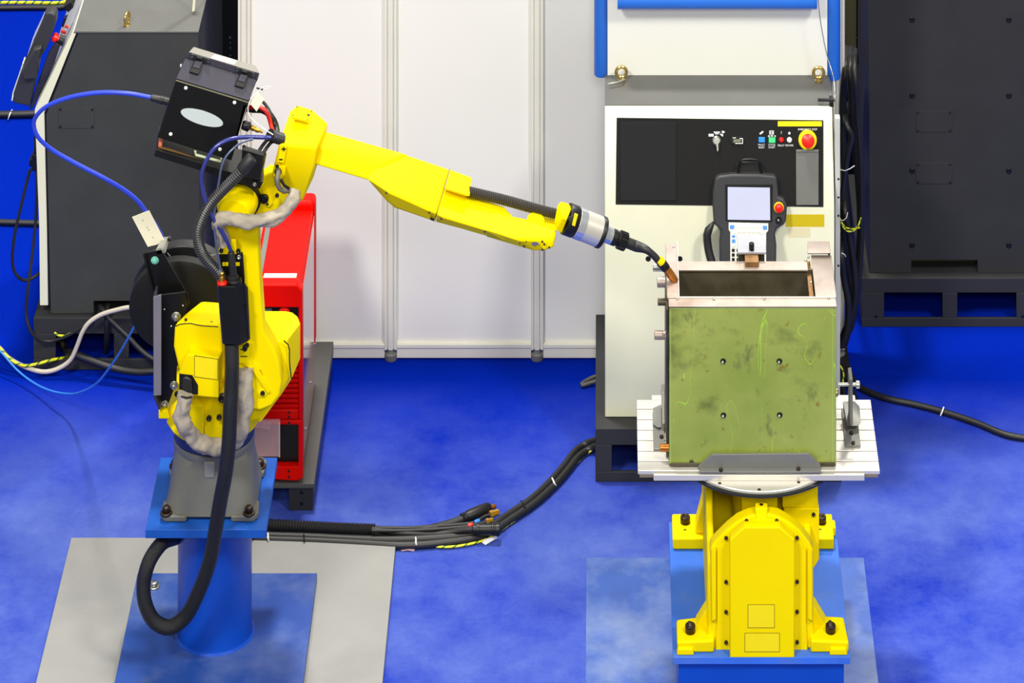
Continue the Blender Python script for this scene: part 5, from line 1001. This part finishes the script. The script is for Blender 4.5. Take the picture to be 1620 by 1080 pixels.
# ------------------------------------------------------------------ cables on the right
FR = floor_cable('floor_cable', [(1325, 470, .05), (1330, 520, .02), (1336, 551), (1342, 583), (1357.5, 610), (1396, 628), (1449, 640), (1491, 651), (1544, 668.5), (1590, 687), (1622, 693), (1660, 697)], .0078, RUB, 'black cable sweeping across the carpet to the right edge', seg=12)
tubeo('tie', [G(1488, 657, .004), G(1491, 650, .018), G(1493, 644, .02)], .002, WHT, FR, seg=6)
floor_cable('floor_cable', [(1322, 480, .05), (1327, 530, .02), (1331, 560), (1337, 590), (1345, 612), (1352, 630), (1356, 660)], .0075, RUB, 'black cable curving down behind the right clamp bracket', seg=12)
floor_cable('floor_cable', [(1322, 500, .05), (1325, 560, .01), (1329, 600), (1336, 626), (1343, 650)], .0075, RUB, 'black cable end nearest the workpiece at its right side', seg=12)
hang = [([(1338, 112), (1334, 150), (1334, 230), (1338, 300), (1343, 350), (1347, 400), (1350, 450), (1344, 510), (1335, 545)], .010),
        ([(1345, 112), (1347, 160), (1352, 220), (1358, 290), (1361, 350), (1358, 410), (1352, 460), (1348, 500), (1340, 528)], .009),
        ([(1352, 114), (1356, 180), (1362, 260), (1363, 340), (1362, 400), (1355, 470), (1346, 520), (1338, 530)], .0075),
        ([(1340, 200), (1347, 215), (1342, 240), (1334, 300), (1334, 360), (1340, 420), (1347, 470), (1342, 505)], .008),
        ([(1336, 330), (1345, 380), (1352, 430), (1353, 470), (1346, 505), (1336, 525), (1329, 548)], .0085),
        ([(1331, 400), (1335, 440), (1342, 480), (1340, 520), (1332, 548)], .0085)]
lab = ['thick black hanging cable nearest the pale cabinet edge', 'black hanging cable down the middle of the dark gap', 'thin black hanging cable beside the charcoal cabinet', 'black hanging cable starting midway in the dark gap', 'black cable loop in the lower half of the dark gap', 'lowest black cable beside the workpiece\'s right edge']
for n_, ((P, r), l) in enumerate(zip(hang, lab)):
    D_ = 9.43-.026*n_
    pts = [W(P[0][0]+2, P[0][1]-14, D_+.42), W(P[0][0]+1, P[0][1]-34, D_+.22)]+[W(x, y, D_) for x, y in P]
    cable('hanging_cable', pts, r, RUB, l, 'cable', 'cables hanging in the gap between cabinets', seg=10)
cable('ground_wire', [W(1330, 352, 9.3), W(1338, 364, 9.3), W(1348, 366, 9.3), W(1358, 356, 9.31), W(1362, 344, 9.32)], .0022, [YGR, GRW], 'yellow ground wire curling up in the gap right of the pale cabinet', 'wire', seg=6, step=.003, stripe=True)
cable('ground_wire', [W(1329, 346, 9.3), W(1336, 358, 9.3), W(1347, 362, 9.31), W(1360, 360, 9.32)], .0022, [YGR, GRW], 'lower yellow ground wire in the gap right of the pale cabinet', 'wire', seg=6, step=.003, stripe=True)
cable('ground_wire', [W(1325, 574, 9.0), W(1331, 581, 9.0), W(1334.5, 592, 9.0), W(1333.5, 604, 9.0)], .0022, [YGR, GRW], 'short yellow wire beside the workpiece above the pressing bolt', 'wire', seg=6, step=.003, stripe=True)
for k, (a, b, c_) in enumerate((((1329, 268), (1338, 270), (1352, 262)), ((1329, 349), (1338, 347), (1341, 336)), ((1327, 402), (1334, 400), (1338, 406)))):
    cable('cable_tie', [W(a[0], a[1], 9.3), W(b[0], b[1], 9.29), W(c_[0], c_[1], 9.3)], .0012, WHT, ['upper', 'middle', 'lower'][k]+' of three thin white ties on the hanging cables in the gap', 'tie', seg=6)
